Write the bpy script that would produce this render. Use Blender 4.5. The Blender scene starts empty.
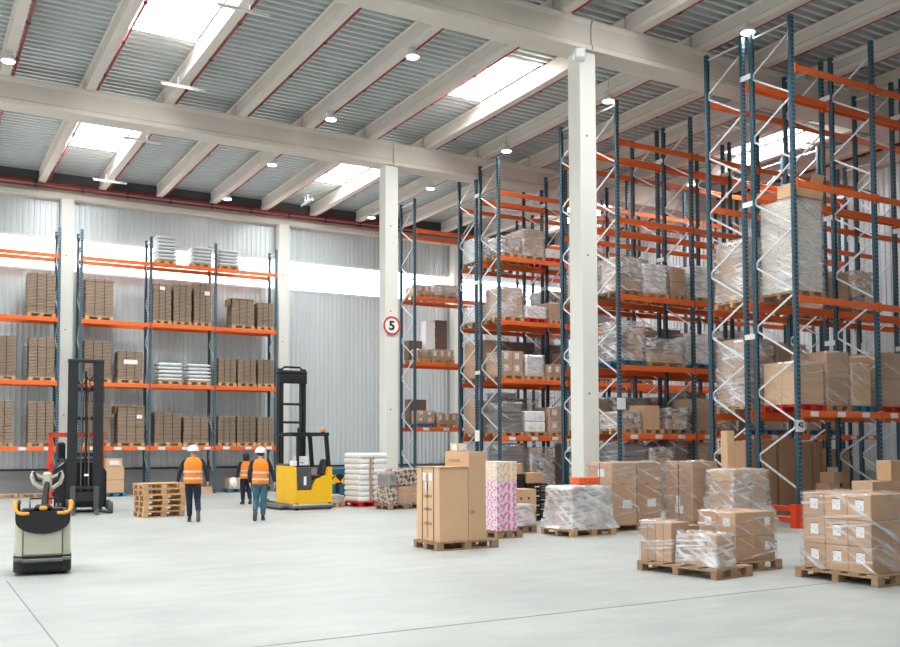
import bpy, math, random
from mathutils import Vector, Matrix
random.seed(7)
S = bpy.context.scene
COL = S.collection
PI = math.pi

# ------------------------------------------------------------------ materials
def nt(name):
    m = bpy.data.materials.new(name); m.use_nodes = True
    return m, m.node_tree.nodes, m.node_tree.links
def srgb(r, g, b):
    f = lambda c: (c/255/12.92) if c/255 <= .04045 else ((c/255+.055)/1.055)**2.4
    return (f(r), f(g), f(b), 1)
def pbr(name, col, rough=.6, metal=0., var=.12, scale=6., bump=0., bscale=40., emis=0., rand=0., stretch=(1,1,1)):
    """plain procedural material: base colour with a noise mottling, optional bump, per-object tint"""
    m, N, L = nt(name)
    p = N['Principled BSDF']
    p.inputs['Roughness'].default_value = rough
    p.inputs['Metallic'].default_value = metal
    tc = N.new('ShaderNodeTexCoord'); mp = N.new('ShaderNodeMapping'); mp.inputs['Scale'].default_value = stretch
    L.new(tc.outputs['Object'], mp.inputs['Vector'])
    nz = N.new('ShaderNodeTexNoise'); nz.inputs['Scale'].default_value = scale; nz.inputs['Detail'].default_value = 4
    L.new(mp.outputs[0], nz.inputs['Vector'])
    mix = N.new('ShaderNodeMix'); mix.data_type = 'RGBA'
    mix.inputs['A'].default_value = tuple(c*(1-var) for c in col[:3])+(1,)
    mix.inputs['B'].default_value = tuple(min(1, c*(1+var)) for c in col[:3])+(1,)
    L.new(nz.outputs['Fac'], mix.inputs['Factor'])
    out = mix.outputs['Result']
    if rand:
        oi = N.new('ShaderNodeObjectInfo'); hs = N.new('ShaderNodeHueSaturation')
        mr = N.new('ShaderNodeMapRange'); mr.inputs['To Min'].default_value = 1-rand; mr.inputs['To Max'].default_value = 1+rand
        L.new(oi.outputs['Random'], mr.inputs['Value']); L.new(mr.outputs[0], hs.inputs['Value'])
        L.new(out, hs.inputs['Color']); out = hs.outputs['Color']
    L.new(out, p.inputs['Base Color'])
    if bump:
        n2 = N.new('ShaderNodeTexNoise'); n2.inputs['Scale'].default_value = bscale; n2.inputs['Detail'].default_value = 5
        L.new(mp.outputs[0], n2.inputs['Vector'])
        b = N.new('ShaderNodeBump'); b.inputs['Strength'].default_value = bump; b.inputs['Distance'].default_value = .02
        L.new(n2.outputs['Fac'], b.inputs['Height']); L.new(b.outputs[0], p.inputs['Normal'])
    if emis:
        p.inputs['Emission Color'].default_value = col; p.inputs['Emission Strength'].default_value = emis
    return m

def emit(name, col, s):
    m, N, L = nt(name); N.remove(N['Principled BSDF'])
    e = N.new('ShaderNodeEmission'); e.inputs[0].default_value = col; e.inputs[1].default_value = s
    L.new(e.outputs[0], N['Material Output'].inputs[0]); return m

def film_mat(name, lo, hi, thr, rough=.12, scale=1.):
    """clear stretch film: mostly see-through, glossy, with white crumple streaks"""
    m, N, L = nt(name); N.remove(N['Principled BSDF'])
    tc = N.new('ShaderNodeTexCoord'); oi = N.new('ShaderNodeObjectInfo')
    add = N.new('ShaderNodeVectorMath'); add.operation = 'ADD'
    L.new(tc.outputs['Object'], add.inputs[0]); L.new(oi.outputs['Random'], add.inputs[1])
    def streak(rot, sc, t0, t1):
        mp = N.new('ShaderNodeMapping'); mp.vector_type = 'TEXTURE'; mp.inputs['Rotation'].default_value = rot
        mp.inputs['Scale'].default_value = (1/(sc[0]*scale), 1/(sc[1]*scale), 1/(sc[2]*scale))
        L.new(add.outputs[0], mp.inputs['Vector'])
        nz = N.new('ShaderNodeTexNoise'); nz.inputs['Scale'].default_value = 1; nz.inputs['Detail'].default_value = 3; nz.inputs['Roughness'].default_value = .55
        L.new(mp.outputs[0], nz.inputs['Vector'])
        mr = N.new('ShaderNodeMapRange'); mr.inputs['From Min'].default_value = t0; mr.inputs['From Max'].default_value = t1
        L.new(nz.outputs['Fac'], mr.inputs['Value']); return mr.outputs[0], nz.outputs['Fac']
    a, n1 = streak((.5, .45, 0), (.55, .55, 12), thr, thr+.16)
    b, n2 = streak((-.14, -.1, .3), (.6, .6, 22), thr+.02, thr+.14)
    k, n3 = streak((.2, .3, .1), (2.2, 2.2, 2.6), .42, .62)
    mm = N.new('ShaderNodeMath'); mm.operation = 'MAXIMUM'; L.new(a, mm.inputs[0]); L.new(b, mm.inputs[1])
    kk = N.new('ShaderNodeMapRange'); kk.inputs['To Min'].default_value = .35; L.new(k, kk.inputs['Value'])
    mx = N.new('ShaderNodeMath'); mx.operation = 'MULTIPLY'; L.new(mm.outputs[0], mx.inputs[0]); L.new(kk.outputs[0], mx.inputs[1])
    fac = N.new('ShaderNodeMapRange'); fac.inputs['To Min'].default_value = lo; fac.inputs['To Max'].default_value = hi
    L.new(mx.outputs[0], fac.inputs['Value'])
    bp = N.new('ShaderNodeBump'); bp.inputs['Strength'].default_value = .5; bp.inputs['Distance'].default_value = .03
    L.new(n1, bp.inputs['Height'])
    tr = N.new('ShaderNodeBsdfTransparent')
    gl = N.new('ShaderNodeBsdfGlossy'); gl.inputs['Roughness'].default_value = rough+.1; gl.inputs['Color'].default_value = (.9, .92, .94, 1); L.new(bp.outputs[0], gl.inputs['Normal'])
    df = N.new('ShaderNodeBsdfDiffuse'); df.inputs['Color'].default_value = (.86, .87, .88, 1)
    m1 = N.new('ShaderNodeMixShader'); m1.inputs[0].default_value = .35; L.new(df.outputs[0], m1.inputs[1]); L.new(gl.outputs[0], m1.inputs[2])
    m2 = N.new('ShaderNodeMixShader'); L.new(fac.outputs[0], m2.inputs[0]); L.new(tr.outputs[0], m2.inputs[1]); L.new(m1.outputs[0], m2.inputs[2])
    L.new(m2.outputs[0], N['Material Output'].inputs[0])
    return m

def floor_mat():
    m, N, L = nt('polished_concrete'); p = N['Principled BSDF']
    tc = N.new('ShaderNodeTexCoord')
    n1 = N.new('ShaderNodeTexNoise'); n1.inputs['Scale'].default_value = .35; n1.inputs['Detail'].default_value = 6; n1.inputs['Roughness'].default_value = .6
    mp = N.new('ShaderNodeMapping'); mp.inputs['Scale'].default_value = (.5, 1.6, 1); mp.inputs['Rotation'].default_value = (0, 0, .5)
    L.new(tc.outputs['Object'], mp.inputs[0])
    n2 = N.new('ShaderNodeTexNoise'); n2.inputs['Scale'].default_value = 1.6; n2.inputs['Detail'].default_value = 7; n2.inputs['Roughness'].default_value = .65
    n3 = N.new('ShaderNodeTexNoise'); n3.inputs['Scale'].default_value = 22; n3.inputs['Detail'].default_value = 3
    L.new(tc.outputs['Object'], n1.inputs[0]); L.new(mp.outputs[0], n2.inputs[0]); L.new(tc.outputs['Object'], n3.inputs[0])
    s = N.new('ShaderNodeMath'); s.operation = 'ADD'; L.new(n1.outputs['Fac'], s.inputs[0]); L.new(n2.outputs['Fac'], s.inputs[1])
    s2 = N.new('ShaderNodeMath'); s2.operation = 'MULTIPLY_ADD'; s2.inputs[1].default_value = .25; L.new(n3.outputs['Fac'], s2.inputs[0]); L.new(s.outputs[0], s2.inputs[2])
    r = N.new('ShaderNodeMapRange'); r.inputs['From Min'].default_value = .75; r.inputs['From Max'].default_value = 1.5
    L.new(s2.outputs[0], r.inputs['Value'])
    mix = N.new('ShaderNodeMix'); mix.data_type = 'RGBA'
    mix.inputs['A'].default_value = FLOOR_A; mix.inputs['B'].default_value = FLOOR_B
    L.new(r.outputs[0], mix.inputs['Factor']); L.new(mix.outputs['Result'], p.inputs['Base Color'])
    rr = N.new('ShaderNodeMapRange'); rr.inputs['To Min'].default_value = .38; rr.inputs['To Max'].default_value = .6
    L.new(n2.outputs['Fac'], rr.inputs['Value']); L.new(rr.outputs[0], p.inputs['Roughness'])
    return m
FLOOR_A = srgb(150, 154, 151); FLOOR_B = srgb(186, 189, 185)

def wave_mat(name, c1, c2, axis='Z', scale=20., dist=1.5, rough=.8, metal=0, rand=.1):
    m, N, L = nt(name); p = N['Principled BSDF']; p.inputs['Roughness'].default_value = rough; p.inputs['Metallic'].default_value = metal
    tc = N.new('ShaderNodeTexCoord'); w = N.new('ShaderNodeTexWave'); w.wave_type = 'BANDS'; w.bands_direction = axis
    w.inputs['Scale'].default_value = scale; w.inputs['Distortion'].default_value = dist; w.inputs['Detail'].default_value = 3; w.inputs['Detail Scale'].default_value = 2
    L.new(tc.outputs['Object'], w.inputs['Vector'])
    mix = N.new('ShaderNodeMix'); mix.data_type = 'RGBA'; mix.inputs['A'].default_value = c1; mix.inputs['B'].default_value = c2
    L.new(w.outputs['Fac'], mix.inputs['Factor'])
    oi = N.new('ShaderNodeObjectInfo'); hs = N.new('ShaderNodeHueSaturation'); mr = N.new('ShaderNodeMapRange')
    mr.inputs['To Min'].default_value = 1-rand; mr.inputs['To Max'].default_value = 1+rand
    L.new(oi.outputs['Random'], mr.inputs['Value']); L.new(mr.outputs[0], hs.inputs['Value']); L.new(mix.outputs['Result'], hs.inputs['Color'])
    L.new(hs.outputs[0], p.inputs['Base Color']); return m

def floral_mat(name, cols, scale=14.):
    """white paper printed with scattered flower blots"""
    m, N, L = nt(name); p = N['Principled BSDF']; p.inputs['Roughness'].default_value = .5
    tc = N.new('ShaderNodeTexCoord'); v = N.new('ShaderNodeTexVoronoi'); v.inputs['Scale'].default_value = scale
    nz = N.new('ShaderNodeTexNoise'); nz.inputs['Scale'].default_value = 30
    ad = N.new('ShaderNodeMix'); ad.data_type = 'VECTOR'; ad.inputs['Factor'].default_value = .06
    L.new(tc.outputs['Object'], nz.inputs[0]); L.new(tc.outputs['Object'], ad.inputs['A']); L.new(nz.outputs['Color'], ad.inputs['B']); L.new(ad.outputs['Result'], v.inputs['Vector'])
    r = N.new('ShaderNodeValToRGB'); e = r.color_ramp.elements
    e[0].position = .0; e[0].color = cols[0]; e[1].position = .7; e[1].color = (.8, .79, .78, 1)
    for pos, c in ((.27, cols[1]), (.44, cols[2]), (.54, (.8, .76, .76, 1))):
        x = e.new(pos); x.color = c
    L.new(v.outputs['Distance'], r.inputs[0]); L.new(r.outputs[0], p.inputs['Base Color']); return m

def check_mat(name, c1, c2, scale):
    m, N, L = nt(name); p = N['Principled BSDF']; p.inputs['Roughness'].default_value = .6
    tc = N.new('ShaderNodeTexCoord'); mp = N.new('ShaderNodeMapping'); mp.inputs['Rotation'].default_value = (.6, .78, .3)
    c = N.new('ShaderNodeTexChecker'); c.inputs['Scale'].default_value = scale; c.inputs[1].default_value = c1; c.inputs[2].default_value = c2
    L.new(tc.outputs['Object'], mp.inputs[0]); L.new(mp.outputs[0], c.inputs[0]); L.new(c.outputs[0], p.inputs['Base Color']); return m

def post_mat():
    """dark teal powder coat with two rows of punched slots"""
    m, N, L = nt('teal_steel'); p = N['Principled BSDF']; p.inputs['Roughness'].default_value = .42
    tc = N.new('ShaderNodeTexCoord'); sx = N.new('ShaderNodeSeparateXYZ'); L.new(tc.outputs['Object'], sx.inputs[0])
    fr = N.new('ShaderNodeMath'); fr.operation = 'MULTIPLY'; fr.inputs[1].default_value = 1/.1; L.new(sx.outputs['Z'], fr.inputs[0])
    f2 = N.new('ShaderNodeMath'); f2.operation = 'FRACT'; L.new(fr.outputs[0], f2.inputs[0])
    g1 = N.new('ShaderNodeMath'); g1.operation = 'GREATER_THAN'; g1.inputs[1].default_value = .58; L.new(f2.outputs[0], g1.inputs[0])
    ax = N.new('ShaderNodeMath'); ax.operation = 'ABSOLUTE'; L.new(sx.outputs['X'], ax.inputs[0])
    ab = N.new('ShaderNodeMath'); ab.operation = 'SUBTRACT'; ab.inputs[1].default_value = .022; L.new(ax.outputs[0], ab.inputs[0])
    a2 = N.new('ShaderNodeMath'); a2.operation = 'ABSOLUTE'; L.new(ab.outputs[0], a2.inputs[0])
    g2 = N.new('ShaderNodeMath'); g2.operation = 'LESS_THAN'; g2.inputs[1].default_value = .009; L.new(a2.outputs[0], g2.inputs[0])
    mu = N.new('ShaderNodeMath'); mu.operation = 'MULTIPLY'; L.new(g1.outputs[0], mu.inputs[0]); L.new(g2.outputs[0], mu.inputs[1])
    mix = N.new('ShaderNodeMix'); mix.data_type = 'RGBA'; mix.inputs['A'].default_value = srgb(30, 70, 86); mix.inputs['B'].default_value = srgb(150, 165, 170)
    L.new(mu.outputs[0], mix.inputs['Factor']); L.new(mix.outputs['Result'], p.inputs['Base Color']); return m

def label_mat():
    """white printed label with rows of small dark print"""
    m, N, L = nt('printed_label'); p = N['Principled BSDF']; p.inputs['Roughness'].default_value = .5
    tc = N.new('ShaderNodeTexCoord'); mp = N.new('ShaderNodeMapping'); mp.inputs['Scale'].default_value = (26, 26, 95)
    L.new(tc.outputs['Object'], mp.inputs[0])
    nz = N.new('ShaderNodeTexNoise'); nz.inputs['Scale'].default_value = 1; L.new(mp.outputs[0], nz.inputs[0])
    r = N.new('ShaderNodeValToRGB'); r.color_ramp.elements[0].position = .4; r.color_ramp.elements[0].color = (.42, .43, .45, 1)
    r.color_ramp.elements[1].position = .46; r.color_ramp.elements[1].color = (.85, .86, .86, 1)
    L.new(nz.outputs['Fac'], r.inputs[0]); L.new(r.outputs[0], p.inputs['Base Color']); return m

M = dict(
    conc=pbr('precast_concrete', srgb(214, 205, 195), .85, var=.09, scale=1.3, bump=.15, bscale=12),
    column=pbr('painted_concrete', srgb(226, 226, 218), .7, var=.03, scale=2),
    plinth=pbr('grey_block', srgb(150, 152, 152), .9, var=.12, scale=3),
    deck=pbr('galvanised_deck', srgb(204, 210, 210), .42, metal=.3, var=.12, scale=.8),
    siding=pbr('galvanised_siding', srgb(208, 215, 218), .4, metal=.2, var=.12, scale=.7, stretch=(3, 1, .3)),
    roof=pbr('roof_insulation', srgb(60, 60, 60), .95),
    dark=pbr('dark_grey_steel', srgb(44, 47, 50), .6),  # dark grey base colour for hangers, trim and inner masts
    white=pbr('white_steel', srgb(222, 226, 226), .45, var=.03),
    zinc=pbr('galvanised_steel', srgb(214, 220, 222), .38, metal=.35, var=.08, scale=9),
    eaves_shade=pbr('eaves_shade_grey', srgb(92, 94, 95), .8),  # dark tone standing in for the shade under the roof edge
    redpipe=pbr('red_pipe_paint', srgb(146, 24, 28), .4, var=.1),
    post=post_mat(),
    orange=pbr('orange_steel', srgb(234, 106, 44), .42, var=.08, scale=3, rand=.06),
    redor=pbr('red_orange_guard', srgb(222, 66, 30), .45),
    card=pbr('brown_cardboard', srgb(184, 146, 113), .85, var=.08, scale=3, rand=.13, bump=.05, bscale=30),
    cardl=pbr('light_cardboard', srgb(206, 170, 134), .85, var=.06, scale=3, rand=.06),
    pale=pbr('pale_carton', srgb(214, 203, 190), .7, var=.06, scale=3),
    cardd=pbr('dark_cardboard', srgb(112, 92, 80), .9, var=.1, scale=4),
    tape=pbr('parcel_tape', srgb(168, 132, 100), .35),
    sheets=wave_mat('flattened_cartons', srgb(92, 77, 64), srgb(166, 144, 122), 'Z', 6, 3.5, rand=.12),
    strap=pbr('dark_strap', srgb(44, 42, 42), .5),
    label=label_mat(),
    paper=pbr('white_paper', srgb(236, 236, 234), .6, var=.02),
    redink=pbr('red_print', srgb(214, 60, 50), .6),
    wood=pbr('pallet_wood', srgb(196, 158, 116), .85, var=.22, scale=5, stretch=(1, 6, 6), rand=.14),
    woodg=pbr('old_pallet_wood', srgb(158, 128, 98), .9, var=.25, scale=5, stretch=(1, 6, 6), rand=.14),
    palred=pbr('red_pallet_paint', srgb(196, 34, 30), .6, var=.15),
    palblue=pbr('blue_pallet_paint', srgb(40, 116, 146), .6, var=.15),
    film=film_mat('stretch_film', .07, .95, .535),
    filmw=film_mat('whitened_film', .3, .97, .42),
    filmr=film_mat('crumpled_film', .14, .97, .455, scale=1.25),
    sack=pbr('woven_sack', srgb(214, 218, 218), .7, var=.1, scale=5, rand=.05, bump=.3, bscale=20),
    whitewrap=pbr('white_wrapped_goods', srgb(246, 247, 248), .6, var=.05, scale=6, bump=.5, bscale=14),
    greywrap=pbr('grey_wrapped_goods', srgb(132, 126, 122), .45, var=.25, scale=6, bump=.5, bscale=14, stretch=(1, 1, 4)),
    black=pbr('black_paint', srgb(26, 27, 30), .45, var=.15),
    blackp=pbr('black_plastic', srgb(24, 25, 27), .5),
    blackr=pbr('black_rubber', srgb(26, 26, 27), .85),
    steel=pbr('worn_steel', srgb(120, 122, 122), .4, metal=.7, var=.3, scale=14),
    cream=pbr('cream_machine_paint', srgb(190, 186, 168), .4, var=.04),
    creamy=pbr('pale_grip_plastic', srgb(206, 200, 182), .45),
    amber=pbr('amber_grip', srgb(238, 160, 52), .45),
    yellow=pbr('yellow_machine_paint', srgb(240, 186, 26), .4, var=.06, scale=3),
    greyp=pbr('grey_plastic', srgb(74, 76, 80), .55),
    blue=pbr('blue_bin_paint', srgb(26, 108, 142), .5, var=.15),
    skin=pbr('skin', srgb(214, 164, 138), .6, var=.04),
    navy=pbr('navy_cloth', srgb(30, 38, 54), .9, var=.2, scale=9),
    denim=pbr('blue_denim', srgb(58, 84, 104), .9, var=.2, scale=9),
    teal=pbr('pale_teal_denim', srgb(60, 104, 118), .9, var=.2, scale=9),
    vest=pbr('orange_vest_cloth', srgb(252, 138, 34), .75, var=.08, scale=9),
    refl=pbr('reflective_tape', srgb(206, 200, 196), .35),
    helmet=pbr('white_helmet', srgb(240, 240, 240), .3, var=.01),
    hair=pbr('dark_hair', srgb(34, 28, 26), .6, var=.2, scale=20),
    hairg=pbr('grey_hair', srgb(150, 140, 132), .7),
    shoe=pbr('dark_shoe', srgb(40, 40, 44), .7),
    sole=pbr('shoe_sole', srgb(96, 96, 98), .8),
    pane=emit('daylit_pane', (1, 1, 1, 1), 5.0),
    sky=emit('skylight_pane', (.97, .99, 1, 1), 4.0),
    lamp=emit('lamp_lens', (1, .98, .94, 1), 5.0),
    floral=floral_mat('pink_floral_print', (srgb(226, 60, 150), srgb(238, 120, 180), srgb(230, 170, 205))),
    floraly=floral_mat('yellow_floral_print', (srgb(236, 150, 60), srgb(245, 190, 120), srgb(240, 214, 180))),
    dots=check_mat('dotted_print', srgb(70, 60, 58), srgb(206, 176, 150), 9),
    stripe=check_mat('hazard_stripes', srgb(245, 180, 20), srgb(24, 24, 24), 4),
    signred=pbr('sign_red', srgb(206, 52, 40), .5),
    signw=pbr('sign_white', srgb(240, 240, 238), .5, var=.01),
    signk=pbr('sign_black', srgb(24, 24, 26), .5),
    green=pbr('green_print', srgb(120, 160, 100), .6),
    sealant=pbr('joint_sealant', srgb(132, 134, 132), .9),
    orangebox=pbr('orange_plastic', srgb(234, 92, 44), .5, rand=.08),
    wire=pbr('mesh_wire', srgb(120, 126, 128), .4, metal=.5),
    floor=floor_mat(),
)

# ------------------------------------------------------------------ mesh builder
class MB:
    def __init__(s): s.v = []; s.f = []; s.mi = []; s.sm = []
    def add(s, vs, fs, mi=0, smooth=False):
        b = len(s.v); s.v += [tuple(v) for v in vs]
        s.f += [tuple(b+i for i in f) for f in fs]; s.mi += [mi]*len(fs); s.sm += [smooth]*len(fs); return s
    def box(s, x0, x1, y0, y1, z0, z1, mi=0, T=None):
        vs = [(x, y, z) for z in (z0, z1) for y in (y0, y1) for x in (x0, x1)]
        if T: vs = [T @ Vector(v) for v in vs]
        return s.add(vs, [(0, 2, 3, 1), (4, 5, 7, 6), (0, 1, 5, 4), (2, 6, 7, 3), (0, 4, 6, 2), (1, 3, 7, 5)], mi)
    def cbox(s, x0, x1, y0, y1, z0, z1, c=.01, mi=0, T=None, smooth=False):
        """box with chamfered edges"""
        c = min(c, (x1-x0)*.45, (y1-y0)*.45, (z1-z0)*.45)
        vs = []; idx = {}
        for iz, z in enumerate((z0, z1)):
            for iy, y in enumerate((y0, y1)):
                for ix, x in enumerate((x0, x1)):
                    sx, sy, sz = (1, -1)[ix], (1, -1)[iy], (1, -1)[iz]
                    for a in range(3):
                        p = [x+sx*c, y+sy*c, z+sz*c]; p[a] = (x, y, z)[a]
                        idx[ix, iy, iz, a] = len(vs); vs.append(p)
        fs = []
        I = lambda ix, iy, iz, a: idx[ix, iy, iz, a]
        for q in (0, 1):
            f = [I(q, 0, 0, 0), I(q, 1, 0, 0), I(q, 1, 1, 0), I(q, 0, 1, 0)]; fs.append(f if q else f[::-1])
            f = [I(0, q, 0, 1), I(1, q, 0, 1), I(1, q, 1, 1), I(0, q, 1, 1)]; fs.append(f[::-1] if q else f)
            f = [I(0, 0, q, 2), I(1, 0, q, 2), I(1, 1, q, 2), I(0, 1, q, 2)]; fs.append(f if q else f[::-1])
        for a in (0, 1):
            for b in (0, 1):
                fs.append([I(0, a, b, 1), I(1, a, b, 1), I(1, a, b, 2), I(0, a, b, 2)])
                fs.append([I(a, 0, b, 0), I(a, 1, b, 0), I(a, 1, b, 2), I(a, 0, b, 2)])
                fs.append([I(a, b, 0, 0), I(a, b, 1, 0), I(a, b, 1, 1), I(a, b, 0, 1)])
                for d in (0, 1): fs.append([I(a, b, d, 0), I(a, b, d, 1), I(a, b, d, 2)])
        if T: vs = [T @ Vector(v) for v in vs]
        return s.add(vs, fs, mi, smooth)
    def tube(s, pts, r, n=10, mi=0, caps=True, closed=False):
        pts = [Vector(p) for p in pts]; rs = r if isinstance(r, (list, tuple)) else [r]*len(pts)
        vs = []; fs = []; up = None
        for i, p in enumerate(pts):
            if closed: d = pts[(i+1) % len(pts)]-pts[i-1]
            else: d = pts[min(i+1, len(pts)-1)]-pts[max(i-1, 0)]
            d.normalize()
            if up is None:
                up = Vector((0, 0, 1)) if abs(d.z) < .9 else Vector((1, 0, 0))
            a = d.cross(up).normalized(); up = a.cross(d).normalized()
            for k in range(n):
                t = 2*PI*k/n; vs.append(p+a*math.cos(t)*rs[i]+up*math.sin(t)*rs[i])
        m = len(pts)
        for i in range(m if closed else m-1):
            j = (i+1) % m
            for k in range(n): fs.append((i*n+k, i*n+(k+1) % n, j*n+(k+1) % n, j*n+k))
        s.add(vs, fs, mi, True)
        if caps and not closed:
            s.add(vs[:n], [tuple(range(n))[::-1]], mi); s.add(vs[-n:], [tuple(range(n))], mi)
        return s
    def bar(s, p, q, w, h, mi=0, up=(0, 0, 1)):
        """rectangular bar from p to q"""
        p, q = Vector(p), Vector(q); d = (q-p).normalized(); u = Vector(up)
        if abs(d.dot(u)) > .98: u = Vector((0, 1, 0))
        a = d.cross(u).normalized(); b = a.cross(d).normalized()
        vs = [o+a*sx*w/2+b*sz*h/2 for o in (p, q) for sz in (-1, 1) for sx in (-1, 1)]
        return s.add(vs, [(0, 1, 3, 2), (4, 6, 7, 5), (0, 4, 5, 1), (2, 3, 7, 6), (0, 2, 6, 4), (1, 5, 7, 3)], mi)
    def lathe(s, prof, n=24, o=(0, 0, 0), T=None, mi=0, smooth=True, sy=1.):
        vs = []; fs = []
        for r, z in prof:
            for k in range(n):
                t = 2*PI*k/n; v = Vector((r*math.cos(t), r*math.sin(t)*sy, z))
                vs.append(((T @ v) if T else v)+Vector(o))
        for i in range(len(prof)-1):
            for k in range(n): fs.append((i*n+k, i*n+(k+1) % n, (i+1)*n+(k+1) % n, (i+1)*n+k))
        fs.append(tuple(range(n))[::-1]); fs.append(tuple((len(prof)-1)*n+k for k in range(n)))
        return s.add(vs, fs, mi, smooth)
    def prism(s, poly, a, b, axis='y', mi=0, T=None):
        """2-D polygon extruded from a to b along axis (poly in the other two axes)"""
        def P3(u, v, w):
            return {'y': (u, w, v), 'x': (w, u, v), 'z': (u, v, w)}[axis]
        n = len(poly); vs = [P3(u, v, a) for u, v in poly]+[P3(u, v, b) for u, v in poly]
        if T: vs = [T @ Vector(v) for v in vs]
        fs = [tuple(range(n)), tuple(range(2*n-1, n-1, -1))]+[(i, n+i, n+(i+1) % n, (i+1) % n) for i in range(n)]
        return s.add(vs, fs, mi)
    def mesh(s, name, mats):
        me = bpy.data.meshes.new(name); me.from_pydata(s.v, [], s.f)
        for m in (mats if isinstance(mats, (list, tuple)) else [mats]): me.materials.append(M[m] if isinstance(m, str) else m)
        me.polygons.foreach_set('material_index', s.mi); me.polygons.foreach_set('use_smooth', s.sm)
        import bmesh
        bm = bmesh.new(); bm.from_mesh(me); bmesh.ops.recalc_face_normals(bm, faces=bm.faces); bm.to_mesh(me); bm.free()
        me.update(); return me
    def build(s, name, mats, parent=None, loc=(0, 0, 0), rotz=0, label=None):
        return link(name, s.mesh(name, mats), parent, loc, rotz, label)

def link(name, data, parent=None, loc=(0, 0, 0), rotz=0, label=None):
    o = bpy.data.objects.new(name, data); COL.objects.link(o); o.location = loc; o.rotation_euler = (0, 0, rotz)
    if parent: o.parent = parent
    if label: o['label'] = label
    return o
def tag(o, label, cat, group=None, kind=None):
    o['label'] = label; o['category'] = cat
    if group: o['group'] = group
    if kind: o['kind'] = kind
    return o
def thing(name, label, cat, loc=(0, 0, 0), rotz=0, group=None):
    return tag(link(name, None, None, loc, rotz), label, cat, group)
def struct(o): o['kind'] = 'structure'; return o
def kids(o): return [c for c in bpy.data.objects if c.parent == o]
def copy_tree(o, loc, rotz=0, label=None, group=None):
    """copy of a thing, its parts and their sub-parts"""
    r = o.copy(); COL.objects.link(r); r.location = loc; r.rotation_euler = (0, 0, rotz)
    if label: r['label'] = label
    if group: r['group'] = group
    for ch in o.children:
        c = ch.copy(); COL.objects.link(c); c.parent = r
        for g in ch.children:
            d = g.copy(); COL.objects.link(d); d.parent = c
    return r
CACHE = {}
def cached(key, fn):
    if key not in CACHE: CACHE[key] = fn()
    return CACHE[key]
SKY_W, LAMP_W, WORLD, EXPO = 600, 12, 1.3, 0.2
# ------------------------------------------------------------------ the building
XW, YW = 28.7, 38.5            # inner faces of the end wall and the back wall
X_MIN, Y_MIN = -15.0, -9.0
Z_G0, Z_G1, Z_J, Z_D = 11.0, 11.72, 12.2, 12.22
struct(MB().box(X_MIN, XW+.3, Y_MIN, YW+.3, -.2, 0).build('floor', 'floor'))
def joint(n, x0, x1, y0, y1): struct(MB().box(x0, x1, y0, y1, 0, .002).build('trim_%d' % n, 'sealant'))
joint(1, 1.243, 1.258, Y_MIN, 14.2); joint(2, X_MIN, 17, 8.36, 8.39)

# joists, girders, columns
JX = [4.325+2.16*k for k in range(-8, 12)]
GY = [-3.15, 7.2, 17.55, 27.9, 38.25]
def girder_mesh():
    m = MB(); a, b = -.34, .34      # girder section with a chamfered top and a lower ledge
    m.prism([(a, Z_G0), (b, Z_G0), (b, Z_G0+.12), (b-.05, Z_G0+.17), (b-.05, Z_G1-.12), (b, Z_G1), (a, Z_G1), (a+.05, Z_G1-.12), (a+.05, Z_G0+.17), (a, Z_G0+.12)], X_MIN, 13.735, 'x')
    m.prism([(a, Z_G0), (b, Z_G0), (b, Z_G0+.12), (b-.05, Z_G0+.17), (b-.05, Z_G1-.12), (b, Z_G1), (a, Z_G1), (a+.05, Z_G1-.12), (a+.05, Z_G0+.17), (a, Z_G0+.12)], 13.765, XW, 'x')
    return m.mesh('girder', 'conc')
gm = girder_mesh()
for y in GY[:-1]: struct(link('girder', gm, None, (0, y, 0)))
def joist_mesh(y0, y1):
    m = MB(); w = .125
    m.prism([(-w, Z_G1+.01), (w, Z_G1+.01), (w, Z_G1+.13), (w-.035, Z_G1+.17), (w-.035, Z_J-.06), (w, Z_J), (-w, Z_J), (-w+.035, Z_J-.06), (-w+.035, Z_G1+.17), (-w, Z_G1+.13)], y0, y1, 'y')
    return m.mesh('roof_joist', 'conc')
for i in range(len(GY)-1):
    jm = joist_mesh(GY[i]+.02, GY[i+1]-.02)
    for x in JX: struct(link('roof_joist', jm, None, (x, 0, 0)))
def column_mesh(z1, w=.235):
    m = MB(); m.cbox(-w, w, -w, w, 0, z1, .02)
    for z in (3, 6.2, 9): m.tube([(-.05, -w-.002, z), (-.05, -w+.01, z)], .025, 8, 1)
    m.box(-w-.01, w+.01, -w-.01, w+.01, 0, .1)
    return m.mesh('column', ['column', 'dark'])
cm = column_mesh(Z_G0)
for x, y in ((13.7, 7.2), (13.69, 17.55), (13.73, 27.9)): struct(link('column', cm, None, (x, y, 0)))

# skylights: every fourth roof bay, one per girder bay
def bay(x): return max(j for j in JX if j <= x)+.125
SKY = []
for y0 in (-.5, 9.85, 20.9, 31.4):
    dy = 3.3
    for x in (-12.6, -4.1, 5.4, 14.3, 25.3):
        if (x > 20 and y0 < 15) or (x > 10 and y0 < 5): continue
        xa = bay(x); SKY.append((xa, xa+1.91, y0 if y0 > 15 else y0+1, (y0 if y0 > 15 else y0+1)+dy))
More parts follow.
